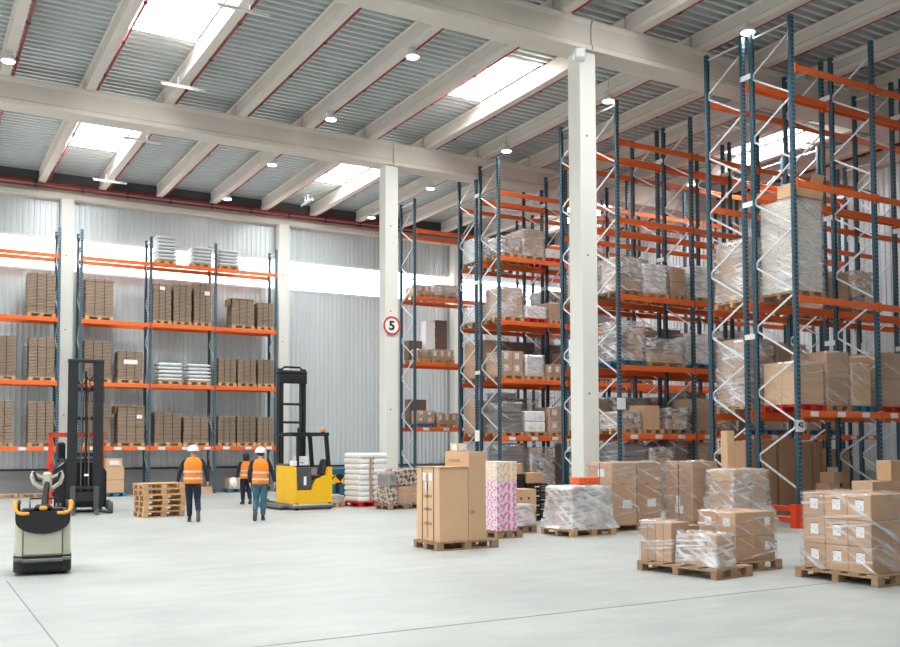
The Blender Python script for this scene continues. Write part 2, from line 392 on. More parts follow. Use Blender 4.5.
# corrugated roof deck, ridges along X
P, H = .28, .15
prof = []
n = int((YW+.3-Y_MIN)/P)
for i in range(n):
    y = Y_MIN+i*P
    prof += [(y, 0), (y+.09, 0), (y+.12, H), (y+.25, H)]
m = MB()
for a, b in zip([X_MIN]+JX, JX+[XW]):
    for i in range(len(prof)-1):
        (ya, za), (yb, zb) = prof[i], prof[i+1]
        if any(abs(s[0]-.125-a) < .2 and s[2] < (ya+yb)/2 < s[3] for s in SKY): continue
        m.add([(a, ya, Z_D+za), (b, ya, Z_D+za), (b, yb, Z_D+zb), (a, yb, Z_D+zb)], [(0, 1, 2, 3)])
struct(m.build('ceiling', 'deck'))
m = MB()
ys = sorted({Y_MIN, YW+.3}|{v for s in SKY for v in s[2:]})
for ya, yb in zip(ys, ys[1:]):
    x = X_MIN
    for s in sorted(s for s in SKY if s[2] <= ya+.01 and s[3] >= yb-.01):
        m.box(x, s[0]-.02, ya, yb, Z_D+.16, Z_D+.28); x = s[1]+.02
    m.box(x, XW+.3, ya, yb, Z_D+.16, Z_D+.28)
struct(m.build('roof', 'roof'))
SKL = []
for i, (xa, xb, ya, yb) in enumerate(SKY):
    w = struct(link('window_%d' % (i+10), None, None, (xa, ya, Z_D)))
    lx, ly = xb-xa, yb-ya
    f = MB()
    f.box(0, lx, -.02, .1, 0, .42).box(0, lx, ly-.1, ly+.02, 0, .42).box(0, .04, .1, ly-.1, .03, .42).box(lx-.04, lx, .1, ly-.1, .03, .42)
    f.build('window_frame', 'white', w)
    MB().box(.04, lx-.04, .1, ly-.1, .36, .40).build('pane', 'sky', w)
    b = MB(); b.bar((.04, ly*.52, .31), (lx-.04, ly*.52, .31), .05, .05).bar((lx*.36, .2, .31), (lx*.36, ly*.35, .31), .07, .04)
    b.build('glazing_bar', 'zinc', w)
    la = bpy.data.lights.new('daylight', 'AREA'); la.shape = 'RECTANGLE'; la.size = lx-.1; la.size_y = ly-.2; la.energy = SKY_W; la.color = (.97, .99, 1)
    lo = link('daylight', la, None, ((xa+xb)/2, (ya+yb)/2, Z_D+.33))

# back wall
def siding(a, b, z0, z1, name, along='x', depth=.035, pitch=.2):
    m = MB(); n = int((b-a)/pitch); pr = []
    for i in range(n): pr += [(a+i*pitch, 0), (a+i*pitch+.1, 0), (a+i*pitch+.125, -depth), (a+i*pitch+.175, -depth)]
    pr.append((a+n*pitch, 0))
    for (u, d), (v, e) in zip(pr, pr[1:]):
        q = [(u, d, z0), (v, e, z0), (v, e, z1), (u, d, z1)]
        if along == 'y': q = [(d, u, z) for u, d, z in q]
        m.add(q, [(0, 1, 2, 3)])
    return struct(m.build(name, 'siding'))
Z_P, Z_W0, Z_W1, Z_S = .94, 8.5, 9.7, 11.2
o = siding(X_MIN, XW, Z_P, Z_W0, 'wall_back'); o.location.y = YW-.02
o = siding(X_MIN, XW, Z_W1+.08, Z_S, 'wall_back_upper'); o.location.y = YW-.02
struct(MB().box(X_MIN, XW, YW-.12, YW+.2, 0, Z_P).build('wall_back_plinth', 'plinth'))
struct(MB().box(X_MIN, XW, YW-.16, YW-.06, Z_P, Z_P+.07).build('trim_5', 'dark'))
struct(MB().box(X_MIN, XW, YW-.1, YW+.2, Z_S+.2, 11.8).build('wall_back_top', 'conc'))
struct(MB().box(X_MIN, XW, YW-.05, YW+.2, 11.8, Z_D+.1).build('wall_back_eaves_shade', 'eaves_shade'))  # dark panel painted as the shaded gap between wall and roof deck
struct(MB().cbox(X_MIN, XW, YW-.4, YW-.02, Z_S-.02, Z_S+.2, .03).build('trim_6', 'conc'))
for i, (a, b) in enumerate(((X_MIN, -3.65), (-3.05, 5.0), (5.5, 13.5), (14.0, 22.0), (22.5, XW))):
    w = struct(link('window_%d' % (i+1), None, None, (a, YW, 0)))
    MB().box(0, b-a, -.02, .06, Z_W0+.03, Z_W1).build('pane', 'pane', w)
    f = MB(); f.box(0, b-a, -.1, .1, Z_W1, Z_W1+.1).box(0, b-a, -.06, .1, Z_W0-.05, Z_W0+.03)
    f.build('window_frame', 'white', w)
wc = column_mesh(Z_S-.03, .23)
for x in (-3.35, 5.22, 13.75, 22.25): struct(link('column', wc, None, (x, YW-.4, 0)))
# end wall
o = siding(Y_MIN, YW, Z_P, Z_S, 'wall_right', 'y'); o.location.x = XW-.02
struct(MB().box(XW-.12, XW+.2, Y_MIN, YW-.13, 0, Z_P).build('wall_right_plinth', 'plinth'))
struct(MB().box(XW-.1, XW+.2, Y_MIN, YW-.41, Z_S+.2, Z_D+.1).build('wall_right_top', 'conc'))
struct(MB().cbox(XW-.4, XW-.02, Y_MIN, YW-.41, Z_S-.02, Z_S+.2, .03).build('trim_7', 'conc'))

# unseen wall added behind the camera to block world light from there
o = siding(X_MIN, XW, 0, Z_D, 'wall_front_light_block'); o.location.y = Y_MIN

# sprinkler pipes
def pipe(pts, r, label, clamps, group, up=(-.072, 0, .03)):
    t = thing('sprinkler_pipe', label, 'pipe', pts[0], 0, group)
    p0 = Vector(pts[0]); MB().tube([Vector(p)-p0 for p in pts], r, 10).build('pipe', 'redpipe', t)
    d = (Vector(pts[-1])-p0); dn = d.normalized()
    hm = cached(('hanger', r, up), lambda: MB().tube([-dn*.04, dn*.04], r*1.5, 8).bar((0, 0, 0), Vector(up), .02, .02).mesh('pipe_hanger', 'dark'))
    for k in range(clamps): link('pipe_hanger', hm, t, d*((k+.5)/clamps))
pipe([(X_MIN, YW-.32, 11.74), (XW-.5, YW-.32, 11.74)], .055, 'long red sprinkler main along the top of the back wall, upper of the two', 26, None, (0, .22, .03))
pipe([(X_MIN, YW-.3, 11.58), (XW-.5, YW-.3, 11.58)], .035, 'thin red pipe just under the red sprinkler main on the back wall', 26, None, (0, .21, .02))
pipe([(XW-.36, Y_MIN, 11.74), (XW-.36, YW-.5, 11.74)], .055, 'red sprinkler main along the top of the end wall behind the racks', 26, None, (.26, 0, .03))
for i in range(1, len(GY)-1):
    for k, x in enumerate(JX):
        if -.5 < x < 26.5 and i >= 1:
            if x < 6 and i == 1: continue
            pipe([(x+.2, GY[i]+.36, 11.77), (x+.2, GY[i+1]-.36, 11.77)], .032, 'thin red sprinkler branch pipe running beside a roof joist', 4, 'sprinkler branches under the roof')

# lamps
lm = thing('high_bay_lamp', 'round white high-bay lamp, lit, hanging below a roof joist', 'lamp', (0, 0, 0), 0, 'high-bay lamps under the roof')
MB().lathe([(.03, .16), (.12, .14), (.16, .08), (.175, .03), (.165, .02)], 24).build('lamp_housing', 'white', lm)
MB().lathe([(.165, .02), (.15, 0), (.02, -.005)], 24).build('lamp_lens', 'lamp', lm)
MB().tube([(0, 0, .15), (0, 0, .75)], .012, 6).tube([(-.12, 0, .2), (0, 0, .3), (.12, 0, .2)], .01, 6).build('hanger', 'zinc', lm)
spots = [(x, y) for y in (10.4, 15.5, 20.6, 25.8, 31.0, 36.2) for x in (2.1, 10.8, 17.0, 25.2)]
spots = [p for p in spots if p not in ((2.1, 31.0), (2.1, 36.2), (2.1, 20.6), (25.2, 36.2))]
for i, (x, y) in enumerate(spots):
    o = lm if i == 0 else copy_tree(lm, (x, y, 11.45)); o.location = (x, y, 11.45)
    la = bpy.data.lights.new('lamp_light', 'AREA'); la.shape = 'DISK'; la.size = .3; la.energy = LAMP_W; la.color = (1, .97, .92)
    link('lamp_light', la, None, (x, y, 11.43))
tl = thing('tube_lamp', 'long white tube lamp fixed crosswise under a roof joist', 'lamp', (0, 0, 0), 0, 'tube lamps under the joists')
MB().cbox(-.6, .6, -.035, .035, .02, .055, .01).build('lamp_housing', 'white', tl)
MB().tube([(-.58, 0, 0), (.58, 0, 0)], .022, 10).build('lamp_tube', 'paper', tl)
MB().bar((-.15, 0, .05), (-.15, 0, .28), .02, .02).bar((.15, 0, .05), (.15, 0, .28), .02, .02).build('hanger', 'zinc', tl)
for i, y in enumerate((20.2, 25.4, 30.5, 35.85)):
    o = tl if i == 0 else copy_tree(tl, (0, 0, 0)); o.location = (6.36, y, 11.46)
copy_tree(tl, (13.7, 35.2, 11.46), PI/2, 'white tube lamp lying along the roof joist near the back wall', 'tube lamp beside the back skylight')
# emergency light at the head of the nearer column
t = thing('emergency_light', 'small white box lamp at the top of the nearer square column', 'lamp', (13.42, 17.28, 10.86), -.5)
MB().cbox(-.13, .13, -.12, .1, -.13, .13, .03).build('lamp_housing', 'white', t); MB().cbox(-.1, .1, -.14, -.12, -.1, .1, .01).build('lens', 'paper', t)
MB().bar((0, .1, 0), (.08, .22, .05), .04, .04).build('bracket', 'zinc', t)

# round speed sign on the farther column
t = thing('speed_limit_sign', 'round white speed sign with red ring and number 5 on square column', 'sign', (13.70, 27.63, 5.72))
T90 = Matrix.Rotation(PI/2, 3, 'X')
MB().lathe([(.31, -.01), (.31, .012)], 40, T=T90, smooth=False).build('sign_plate', 'signw', t)
m = MB(); n = 48
vs = [(math.cos(2*PI*k/n)*r, -.0135-d, math.sin(2*PI*k/n)*r) for d in (0, .004) for r in (.245, .308) for k in range(n)]
fs = []
for k in range(n):
    j = (k+1) % n
    fs += [(2*n+k, 2*n+j, 3*n+j, 3*n+k), (k, j, 2*n+j, 2*n+k), (n+k, 3*n+k, 3*n+j, n+j)]
m.add(vs, fs).build('red_ring', 'signred', t)
def text_mesh(txt, size, mat, name, ext=.002):
    cu = bpy.data.curves.new(name, 'FONT'); cu.body = txt; cu.size = size; cu.extrude = ext; cu.offset = size*.035; cu.align_x = 'CENTER'; cu.align_y = 'CENTER'
    o = bpy.data.objects.new(name, cu); COL.objects.link(o); dg = bpy.context.evaluated_depsgraph_get()
    me = bpy.data.meshes.new_from_object(o.evaluated_get(dg)); bpy.data.objects.remove(o)
    me.materials.clear(); me.materials.append(M[mat]); return me
def text(txt, size, mat, name, parent, loc, rz=0):
    o = link(name, text_mesh(txt, size, mat, name), parent, loc); o.rotation_euler = (PI/2, 0, rz); return o
text('5', .4, 'signk', 'digit', t, (0, -.017, -.01)).scale = (1.1, 1, 1)
# ------------------------------------------------------------------ racks
def post_mesh(h):
    def mk():
        m = MB(); a = .05
        # omega-shaped upright: web at the front, two flanges, open at the back
        pl = [(-a, -a), (a, -a), (a, a*.3), (a*.72, a), (a*.5, a), (a*.8, a*.25), (a*.8, -a*.8), (-a*.8, -a*.8), (-a*.8, a*.25), (-a*.5, a), (-a*.72, a), (-a, a*.3)]
        m.prism(pl, .012, h, 'z'); m.box(-.07, .07, -.07, .07, 0, .012)
        return m.mesh('post', 'post')
    return cached(('post', h), mk)
def beam_mesh(L, bh=.15):
    def mk():
        m = MB(); m.cbox(.05, L-.05, -.022, .022, -bh, 0, .008)
        for x in (.051, L-.051):
            m.box(x-.006, x+.006, -.035, .03, -bh-.04, .03); m.box(x-.03 if x < 1 else x-.02, x+.02 if x < 1 else x+.03, -.035, -.028, -bh-.04, .03)
        return m.mesh('beam', 'orange')
    return cached(('beam', L, bh), mk)
def brace_mesh(h, d, z0=.35, step=.66):
    def mk():
        m = MB(); z = h-.13; s = 0; ys = (.05, d-.05)
        m.bar((0, ys[0], z), (0, ys[1], z), .03, .04)
        m.bar((0, ys[0], z), (0, ys[0], z-.25), .028, .03); z -= .25      # bolted end brackets join the braces
        while z > .75:
            m.bar((0, ys[s], z), (0, ys[1-s], z-.61), .028, .04); z -= .61; s = 1-s
            m.bar((0, ys[s], z+.01), (0, ys[s], z-.13), .028, .03); z -= .125
        m.bar((0, ys[s], z), (0, ys[s], .2), .028, .03); m.bar((0, ys[0], .22), (0, ys[1], .22), .03, .04)
        return m.mesh('bracing', 'zinc')
    return cached(('brace', h, d), mk)
TAGN = [0]
def rack(label, group, x0, bays, bay_l, runs, depth, h, levels, tags=True, skip=()):
    """runs: front y of each single run (two runs back to back are bolted together)"""
    t = thing('pallet_rack', label, 'rack', (x0, runs[0], 0), 0, group)
    for r, y in enumerate(runs):
        dy = y-runs[0]
        for k in range(bays+1):
            a = link('post', post_mesh(h), t, (k*bay_l, dy, 0)); 
            b = link('post', post_mesh(h), t, (k*bay_l, dy+depth, 0), PI)
            link('bracing', brace_mesh(h, depth), a, (0, 0, 0))
        for zl in levels:
            for k in range(bays):
                for q, yy in enumerate((dy-.06, dy+depth+.06)):
                    b = link('beam', beam_mesh(bay_l), t, (k*bay_l, yy, zl), 0)
                    if q: b.rotation_euler = (0, 0, PI); b.location.x += bay_l
                    if tags and q == 0 and r == 0 and zl < 2.7:
                        for u in (.45, 1.35, 2.2):
                            link('location_label', cached('loclab', lambda: MB().box(-.13, .13, -.004, 0, -.055, .055).mesh('location_label', 'label')), b, (u, -.023, -.075))
    if len(runs) > 1:
        sp = cached('spacer', lambda: MB().box(-.012, .012, 0, runs[1]-runs[0]-depth-.1, -.06, .06).box(-.03, -.012, -.05, runs[1]-runs[0]-depth-.05, -.06, .06).mesh('row_spacer', 'white'))
        for k in range(bays+1):
            for z in (1.2, 4.3, 7.4, 10.4): link('row_spacer', sp, t, (k*bay_l-.03, depth+.05, z))
    return t
RX, BL, RH, RD = 17.0, 2.77, 11.4, 1.12
YA, YB, YC, YD = 14.28, 20.27, 26.32, 32.3
LA = (2.56, 5.1, 7.67, 10.28); LB = (2.12, 4.02, 5.97, 8.1, 10.28); LD = (2.54, 5.05, 7.58, 10.22)
RK = dict(A='42-sign rack', B='rack behind nearer column', C='rack between square columns', D='rack behind speed sign')
rA = rack('nearest tall teal and orange double pallet rack carrying the 42 sign', 'tall racks in rows', RX, 3, BL, (YA, YA+1.42), RD, RH, LA)
rB = rack('tall teal and orange double pallet rack with its end behind the nearer square column', 'tall racks in rows', RX, 4, BL, (YB, YB+1.42), RD, RH, LB)
rC = rack('tall teal and orange double pallet rack ending between the two square columns', 'tall racks in rows', RX, 4, BL, (YC, YC+1.42), RD, RH, LB)
rD = rack('single-row teal and orange pallet rack standing behind the column with the speed sign', 'tall racks in rows', RX, 4, BL, (YD,), RD, RH, LD)
# wall racks on the back wall
YWK = 37.0; LW = (1.83, 4.2, 6.52, 8.86)
rack('teal and orange wall rack at the back, cut by the photo edge', 'racks along the back wall', 2.32-2.5, 2, 2.5, (YWK,), .8, 9.85, LW)
rack('three-bay teal and orange wall rack on the back wall beside the yellow truck', 'racks along the back wall', 5.59, 3, 2.5, (YWK,), .8, 9.85, LW)

# guards, plates and signs on the racks
t = thing('rack_end_guard', 'red-orange steel guard rail at the foot of the 42 rack', 'guard', (16.86, YA-.12, 0))
MB().cbox(-.12, .12, -.02, .0, 0, .52, .01).cbox(-.12, -.1, -.02, .16, 0, .52, .01).cbox(.1, .12, -.02, .03, 0, .52, .01).box(-.14, .14, -.06, .02, 0, .012).build('corner_shield', 'redor', t)
MB().cbox(-.14, -.1, .16, 2.5, .36, .48, .01).build('rail', 'redor', t); MB().cbox(-.14, -.1, .16, 2.5, .12, .24, .01).build('rail', 'redor', t)
def plate(name, label, x, y, z, w, h, chart=False, txt=None):
    o = thing(name, label, 'sign', (x, y, z))
    MB().cbox(-w/2, w/2, -.012, 0, -h/2, h/2, .004).build('sign_plate', 'signw', o)
    if chart:
        for k, mt in enumerate(('signred', 'amber', 'yellow')):
            MB().box(-w*.38, -w*.22, -.0145, -.012, h*(.2-.2*k), h*(.36-.2*k)).build('colour_patch', mt, o)
        MB().box(-w*.12, w*.4, -.0145, -.012, -h*.05, h*.2).build('printed_table', 'label', o)
        MB().box(-w/2-.01, w/2+.01, -.016, .004, -h/2-.015, -h/2).box(-w/2-.01, w/2+.01, -.016, .004, h/2, h/2+.015).box(-w/2-.015, -w/2, -.016, .004, -h/2, h/2).box(w/2, w/2+.015, -.016, .004, -h/2, h/2).build('sign_frame', 'zinc', o)
    if txt:
        text(txt, h*.62, 'signk', 'number', o, (.02, -.014, h*.08))
        MB().box(-w*.3, w*.3, -.014, -.012, -h*.36, -h*.24).build('printed_line', 'label', o)
    return o
plate('rack_number_sign', 'white plate with number 42 on the nearest teal post', RX-.01, YA-.055, 2.22, .26, .26, txt='42')
plate('load_notice', 'grey framed load notice with coloured chart on the far post of the 42 rack', RX+.25, YA+RD+1.42-.075, 1.78, .36, .36, True)
plate('load_notice', 'framed load notice with coloured chart beside the nearer square column', RX+.25, YC-6.05+RD+1.42-.08, 1.82, .36, .36, True)
plate('aisle_sign', 'white aisle plate on the post just past the nearer square column', RX+.02, YB-.055, 2.95, .3, .32)
plate('aisle_sign', 'white aisle plate on the post pair above the tall plain carton', RX-.075, YC+RD+.15, 2.15, .3, .38).rotation_euler = (0, 0, -PI/2)

# ------------------------------------------------------------------ pallets
def pallet(label, loc, rotz=0, dims=(1.2, .8), mat='wood', group=None, detailed=True):
    L, W = dims; 
    def pm():   # one mesh for the many small pallets
        m = MB()
        for k in range(5): y = W*k/4*.9; m.cbox(0, L, y, y+.1*W, .122, .144, .004)
        for x in (0, L/2-.07, L-.14): m.box(x, x+.14, 0, W, .1, .122)
        for y in (0, W/2-.05, W-.1):
            for x in (0, L/2-.07, L-.14): m.cbox(x, x+.14, y, y+.1, .022, .1, .004)
            m.box(0, L, y, y+.1, 0, .022)
        return m.mesh('pallet', mat)
    if not detailed:
        o = link('pallet', cached(('pal', L, W, mat), pm), None, loc, rotz)
        return tag(o, label, 'pallet', group)
    o = thing('pallet', label, 'pallet', loc, rotz, group)
    key = (L, W, mat)
    db = cached(('db',)+key, lambda: MB().cbox(0, L, 0, .13*W, .122, .144, .004).mesh('deck_board', mat))
    cb = cached(('cb',)+key, lambda: MB().cbox(0, .14, 0, W, .1, .122, .003).mesh('stringer_board', mat))
    bk = cached(('bk',)+key, lambda: MB().cbox(0, .14, 0, .1, .022, .1, .004).mesh('block', mat))
    bb = cached(('bb',)+key, lambda: MB().cbox(0, L, 0, .1, 0, .022, .003).mesh('bottom_board', mat))
    for k in range(5): link('deck_board', db, o, (0, W*.87*k/4, 0))
    for x in (0, L/2-.07, L-.14): link('stringer_board', cb, o, (x, 0, 0))
    for y in (0, W/2-.05, W-.1):
        for x in (0, L/2-.07, L-.14): link('block', bk, o, (x, y, 0))
        link('bottom_board', bb, o, (0, y, 0))
    return o

# ------------------------------------------------------------------ cartons, films, stacks
def carton_mesh(w, d, h, mat):
    w, d, h = round(w, 3), round(d, 3), round(h, 3)
    def mk():
        m = MB(); m.cbox(0, w, 0, d, 0, h, .008)
        return m.mesh('carton', mat)
    return cached(('ct', w, d, h, mat), mk)
def on_box(name, mat, parent, face, dims, u, v, w, h, th=.003, label=None):
    """flat patch on a face of a carton: face '-y','-x','+z'; u,v centre in metres on that face"""
    W, D, H = dims; m = MB()
    if face == '-y': m.box(u-w/2, u+w/2, -th, -.0002, v-h/2, v+h/2)
    elif face == '-x': m.box(-th, -.0002, u-w/2, u+w/2, v-h/2, v+h/2)
    else: m.box(u-w/2, u+w/2, v-h/2, v+h/2, H+.0002, H+th)
    return m.build(name, mat, parent, label=label)
def carton(label, loc, dims, rotz=0, mat='card', group=None, tape=None, labels=(), name='carton', extras=()):
    o = tag(link(name, carton_mesh(*dims, mat), None, loc, rotz), label, 'box', group)
    W, D, H = dims
    if tape == 'x':      # tape runs along x over the top, down the -x face
        on_box('tape', 'tape', o, '+z', dims, W/2, D/2, W, .05); on_box('tape', 'tape', o, '-x', dims, D/2, H-.05, .05, .1)
    if tape == 'y':
        on_box('tape', 'tape', o, '+z', dims, W/2, D/2, .05, D); on_box('tape', 'tape', o, '-y', dims, W/2, H-.05, .05, .1)
    for f, u, v, w, h in labels: on_box('shipping_label', 'label', o, f, dims, u, v, w, h)
    for nm, mt, f, u, v, w, h in extras: on_box(nm, mt, o, f, dims, u, v, w, h)
    return o
def film(label, x0, x1, y0, y1, z0, z1, loc=(0, 0, 0), rotz=0, mat='film', group=None, flare=0., pinch=.03, rough=.03, seed=1, n=10, gap=.012, sag=.0, top_pinch=0., thing_name='stretch_film', cat='film'):
    """wrapped film over a load: closed top, open bottom, bulging outwards only"""
    rnd = random.Random(seed); m = MB()
    cx, cy = (x0+x1)/2, (y0+y1)/2
    def corner(u):      # u in 0..4 round the plan outline
        k = int(u) % 4; t = u-int(u)
        P4 = [(x0-gap, y0-gap), (x1+gap, y0-gap), (x1+gap, y1+gap), (x0-gap, y1+gap)]
        a, b = P4[k], P4[(k+1) % 4]; return a[0]+(b[0]-a[0])*t, a[1]+(b[1]-a[1])*t
    N = 4*n; rows = 9; vs = []
    for j in range(rows+1):
        q = j/rows; z = z0+(z1+gap-z0)*q
        for i in range(N):
            x, y = corner(i/n); r = Vector((x-cx, y-cy)); L = r.length
            out = rnd.random()*rough+flare*(1-q)**3*(.6+.8*rnd.random())
            r = r*(1+out/L); vs.append((cx+r.x, cy+r.y, z+(rnd.random()-.5)*.02*(0 < j < rows)))
    fs = [(j*N+i, j*N+(i+1) % N, (j+1)*N+(i+1) % N, (j+1)*N+i) for j in range(rows) for i in range(N)]
    b = len(vs)
    for s_, dz in ((.72, .012), (.35, .02)):
        for i in range(N):
            x, y, z = vs[rows*N+i]; vs.append((cx+(x-cx)*s_, cy+(y-cy)*s_, z1+gap+dz*rnd.random()))
    for a, c in ((rows*N, b), (b, b+N)):
        fs += [(a+i, a+(i+1) % N, c+(i+1) % N, c+i) for i in range(N)]
    fs.append(tuple(b+N+i for i in range(N)))
    m.add(vs, fs, 0, True)
    o = m.build(thing_name, mat, None, loc, rotz)
    return tag(o, label, cat, group)
def layered(w, d, h, layer=.11, jit=.02, seed=0):
    rnd = random.Random(seed); m = MB(); n = max(2, int(h/layer)); lh = h/n
    for k in range(n):
        a, b, c, e = [rnd.random()*jit for _ in range(4)]
        m.cbox(a, w-b, c, d-e, k*lh, (k+1)*lh-.008, .006)
    m.box(.03, w-.03, .03, d-.03, 0, h-.01)
    return m
def sheet_stack(label, loc, w, d, h, seed, group, straps=2, note=None, cap=False):
    o = layered(w, d, h, .115, .02, seed).build('carton_stack', 'sheets', None, loc); tag(o, label, 'box', group)
    for k in range(straps):
        x = w*(k+1)/(straps+1)
        MB().box(x-.012, x+.012, -.004, -.0005, 0, h).box(x-.012, x+.012, -.004, d, h, h+.004).build('strap', 'strap', o)
    if note: MB().box(w*note[0]-note[2]/2, w*note[0]+note[2]/2, -.009, -.005, h*note[1]-note[3]/2, h*note[1]+note[3]/2).build('paper_label', 'paper', o, label='white paper label')
    if cap: MB().cbox(-.07, w*.98, -.03, d+.01, h+.006, h+.03, .006).box(-.07, -.064, 0, d, h-.25, h).build('cover_sheet', 'card', o)
    return o
def sack_mesh(w, d, h):
    def mk():
        m = MB(); nx, ny = 10, 8; vs = []; fs = []
        for s in (0, 1):
            for j in range(ny+1):
                for i in range(nx+1):
                    u, v = i/nx*2-1, j/ny*2-1
                    e = max(0, 1-abs(u)**5)*max(0, 1-abs(v)**4)
                    vs.append((w/2*(1+u*(1-.06*(1-e))), d/2*(1+v), h*.5+(1 if s else -1)*(.5+.5*e**.6)*h/2*(1 if not s else 1)))
        W = nx+1
        for s in (0, 1):
            o = s*W*(ny+1)
            for j in range(ny):
                for i in range(nx): fs.append((o+j*W+i, o+j*W+i+1, o+(j+1)*W+i+1, o+(j+1)*W+i))
        rim = [i for i in range(nx)]+[j*W+nx for j in range(ny)]+[ny*W+i for i in range(nx, 0, -1)]+[j*W for j in range(ny, 0, -1)]
        o = W*(ny+1)
        for a, b in zip(rim, rim[1:]+rim[:1]): fs.append((a, b, o+b, o+a))
        m.add(vs, fs, 0, True); return m.mesh('sack', 'sack')
    return cached(('sack', w, d, h), mk)

ORD = ('first', 'second', 'third', 'fourth', 'fifth', 'sixth', 'seventh', 'eighth', 'ninth', 'tenth', 'eleventh', 'twelfth')
SEED = [100]
def rack_load(rk, y, z, lvl, slot, x0, x1, h, kind, pal='woodg', back=False, grid=(2, 1, 2), wrap='film', mat='card', depth=1.0, dy=.03, lab=False):
    """a pallet with its goods on the beams (or on the floor) of a rack"""
    SEED[0] += 1; rnd = random.Random(SEED[0])
    place = f"{'rear ' if back else ''}{ORD[slot]} pallet, {lvl}, {RK[rk]}"
    cw = {'woodg': 'worn wooden', 'wood': 'wooden', 'palred': 'red', 'palblue': 'blue'}[pal]
    for kk in range(5):      # keep clear of the uprights
        xp = RX+BL*kk
        if x0 < xp+.14 and x1 > xp: x0 = xp+.14
        if x1 > xp-.12 and x0 < xp: x1 = xp-.12
    w = x1-x0
    pallet(f"{cw} pallet, {place}", (x0, y+dy, z), 0, (round(w, 2), 1.1), pal, 'pallets stored in the racks', False)
    zb = z+.144; xa = x0+.02; W = round(w-.05, 2); D = depth; g = f"cartons, {place}"
    top = zb+h
    if kind in ('grid', 'open'):
        nx, ny, nz = grid; bw, bd, bh = W/nx, D/ny, h/nz
        for i in range(nx):
            for j in range(ny):
                for k in range(nz):
                    if kind == 'open' and k == nz-1 and i == nx-1: continue
                    o = carton(f"brown carton, {place}", (xa+i*bw+.003, y+dy+.05+j*bd+.003, zb+k*bh), (round(bw-.008, 3), round(bd-.008, 3), round(bh-.004, 3)), 0, mat, g)
                    if lab and j == 0: on_box('shipping_label', 'label', o, '-y', (bw, bd, bh), bw*.4, bh*.6, min(.2, bw*.4), min(.2, bh*.5))
    elif kind == 'heap':      # cartons of unlike sizes under loose film
        hh = [h*(.6+.4*rnd.random()) for _ in range(3)]; hh[rnd.randrange(3)] = h
        ws = [.28+.14*rnd.random() for _ in range(3)]; s = sum(ws); xx = xa
        for i in range(3):
            bw = W*ws[i]/s; nz = 2 if hh[i] > .45 else 1
            for k in range(nz):
                o = carton(f"brown carton, {place}", (xx+.003, y+dy+.05+.08*rnd.random(), zb+k*hh[i]/nz), (round(bw-.016, 3), round(D*.8, 3), round(hh[i]/nz-.004, 2)), 0, ('card', 'cardl', 'card', 'cardd')[rnd.randrange(4)], g)
                if k == nz-1: on_box('shipping_label', 'label', o, '-y', (bw, D, hh[i]/nz), bw*.5, hh[i]/nz*.55, .15, .13)
            xx += bw
        top = zb+h
    elif kind == 'bundle':    # dark film-wrapped bundles lying one on another
        n = max(2, int(h/.3))
        for k in range(n):
            o = layered(W, D, h/n-.01, .06, .05, SEED[0]+k).build('wrapped_bundle', 'greywrap', None, (xa, y+dy+.05, zb+k*h/n)); tag(o, f"grey wrapped bundle, {place}", 'bundle', g)
    elif kind == 'white':     # white film-wrapped block of goods
        nx, ny, nz = grid; bw, bh = W/nx, h/nz
        for i in range(nx):
            for k in range(nz):
                o = tag(MB().cbox(0, bw-.01, 0, D, 0, bh-.008, .03).build('white_carton', 'whitewrap', None, (xa+i*bw, y+dy+.05, zb+k*bh)), f"white wrapped carton, {place}", 'box', g)
                if rnd.random() < .6: MB().box(bw*.3, bw*.3+.16, -.004, 0, bh*.3, bh*.3+.1).build('printed_label', 'label', o)
    if wrap:
        f = film(f"film on {place}", xa, xa+W, y+dy+.05, y+dy+.05+D, zb+.01, top, mat=wrap, seed=SEED[0], rough=.05 if kind == 'heap' else .025, n=7, gap=.016, group='film round the racked loads')
        if kind == 'heap': f.data.materials[0] = M['filmr']

R = rack_load
G_, L1, L2, L3, L4 = 'floor level', 'lowest level', 'second level', 'third level', 'fourth level'
# 42 rack, front run
R('A', YA, 2.56, L1, 0, 17.1, 18.0, .96, 'grid', 'palred', grid=(1, 2, 1), mat='cardl')
R('A', YA, 2.56, L1, 1, 18.06, 18.86, 1.22, 'grid', 'woodg', grid=(1, 2, 2))
R('A', YA, 2.56, L1, 2, 18.92, 19.68, .98, 'grid', 'palblue', grid=(1, 2, 1), mat='cardl')
R('A', YA, 2.56, L1, 3, 19.92, 20.8, 1.28, 'grid', 'palred', grid=(1, 1, 2))
R('A', YA, 2.56, L1, 4, 20.9, 21.7, 1.1, 'grid', 'woodg', grid=(2, 1, 2))
R('A', YA, 5.1, L2, 0, 17.14, 18.05, 2.1, 'grid', 'woodg', grid=(1, 2, 3), wrap='filmr', mat='pale')
carton('open brown carton on top of the tall white load in the 42 rack', (17.16, YA+.1, 7.386), (.48, .5, .3), 0, 'cardl')
c_ = carton('brown carton with raised flap beside it on the tall white load', (17.68, YA+.1, 7.386), (.42, .6, .34), 0, 'cardl')
MB().add([(0, 0, .34), (.42, 0, .34), (.42, -.06, .55), (0, -.06, .55), (0, .008, .34), (.42, .008, .34), (.42, -.052, .553), (0, -.052, .553)], [(0, 1, 2, 3), (7, 6, 5, 4), (0, 4, 5, 1), (3, 2, 6, 7), (0, 3, 7, 4), (1, 5, 6, 2)]).build('flap', 'cardl', c_)
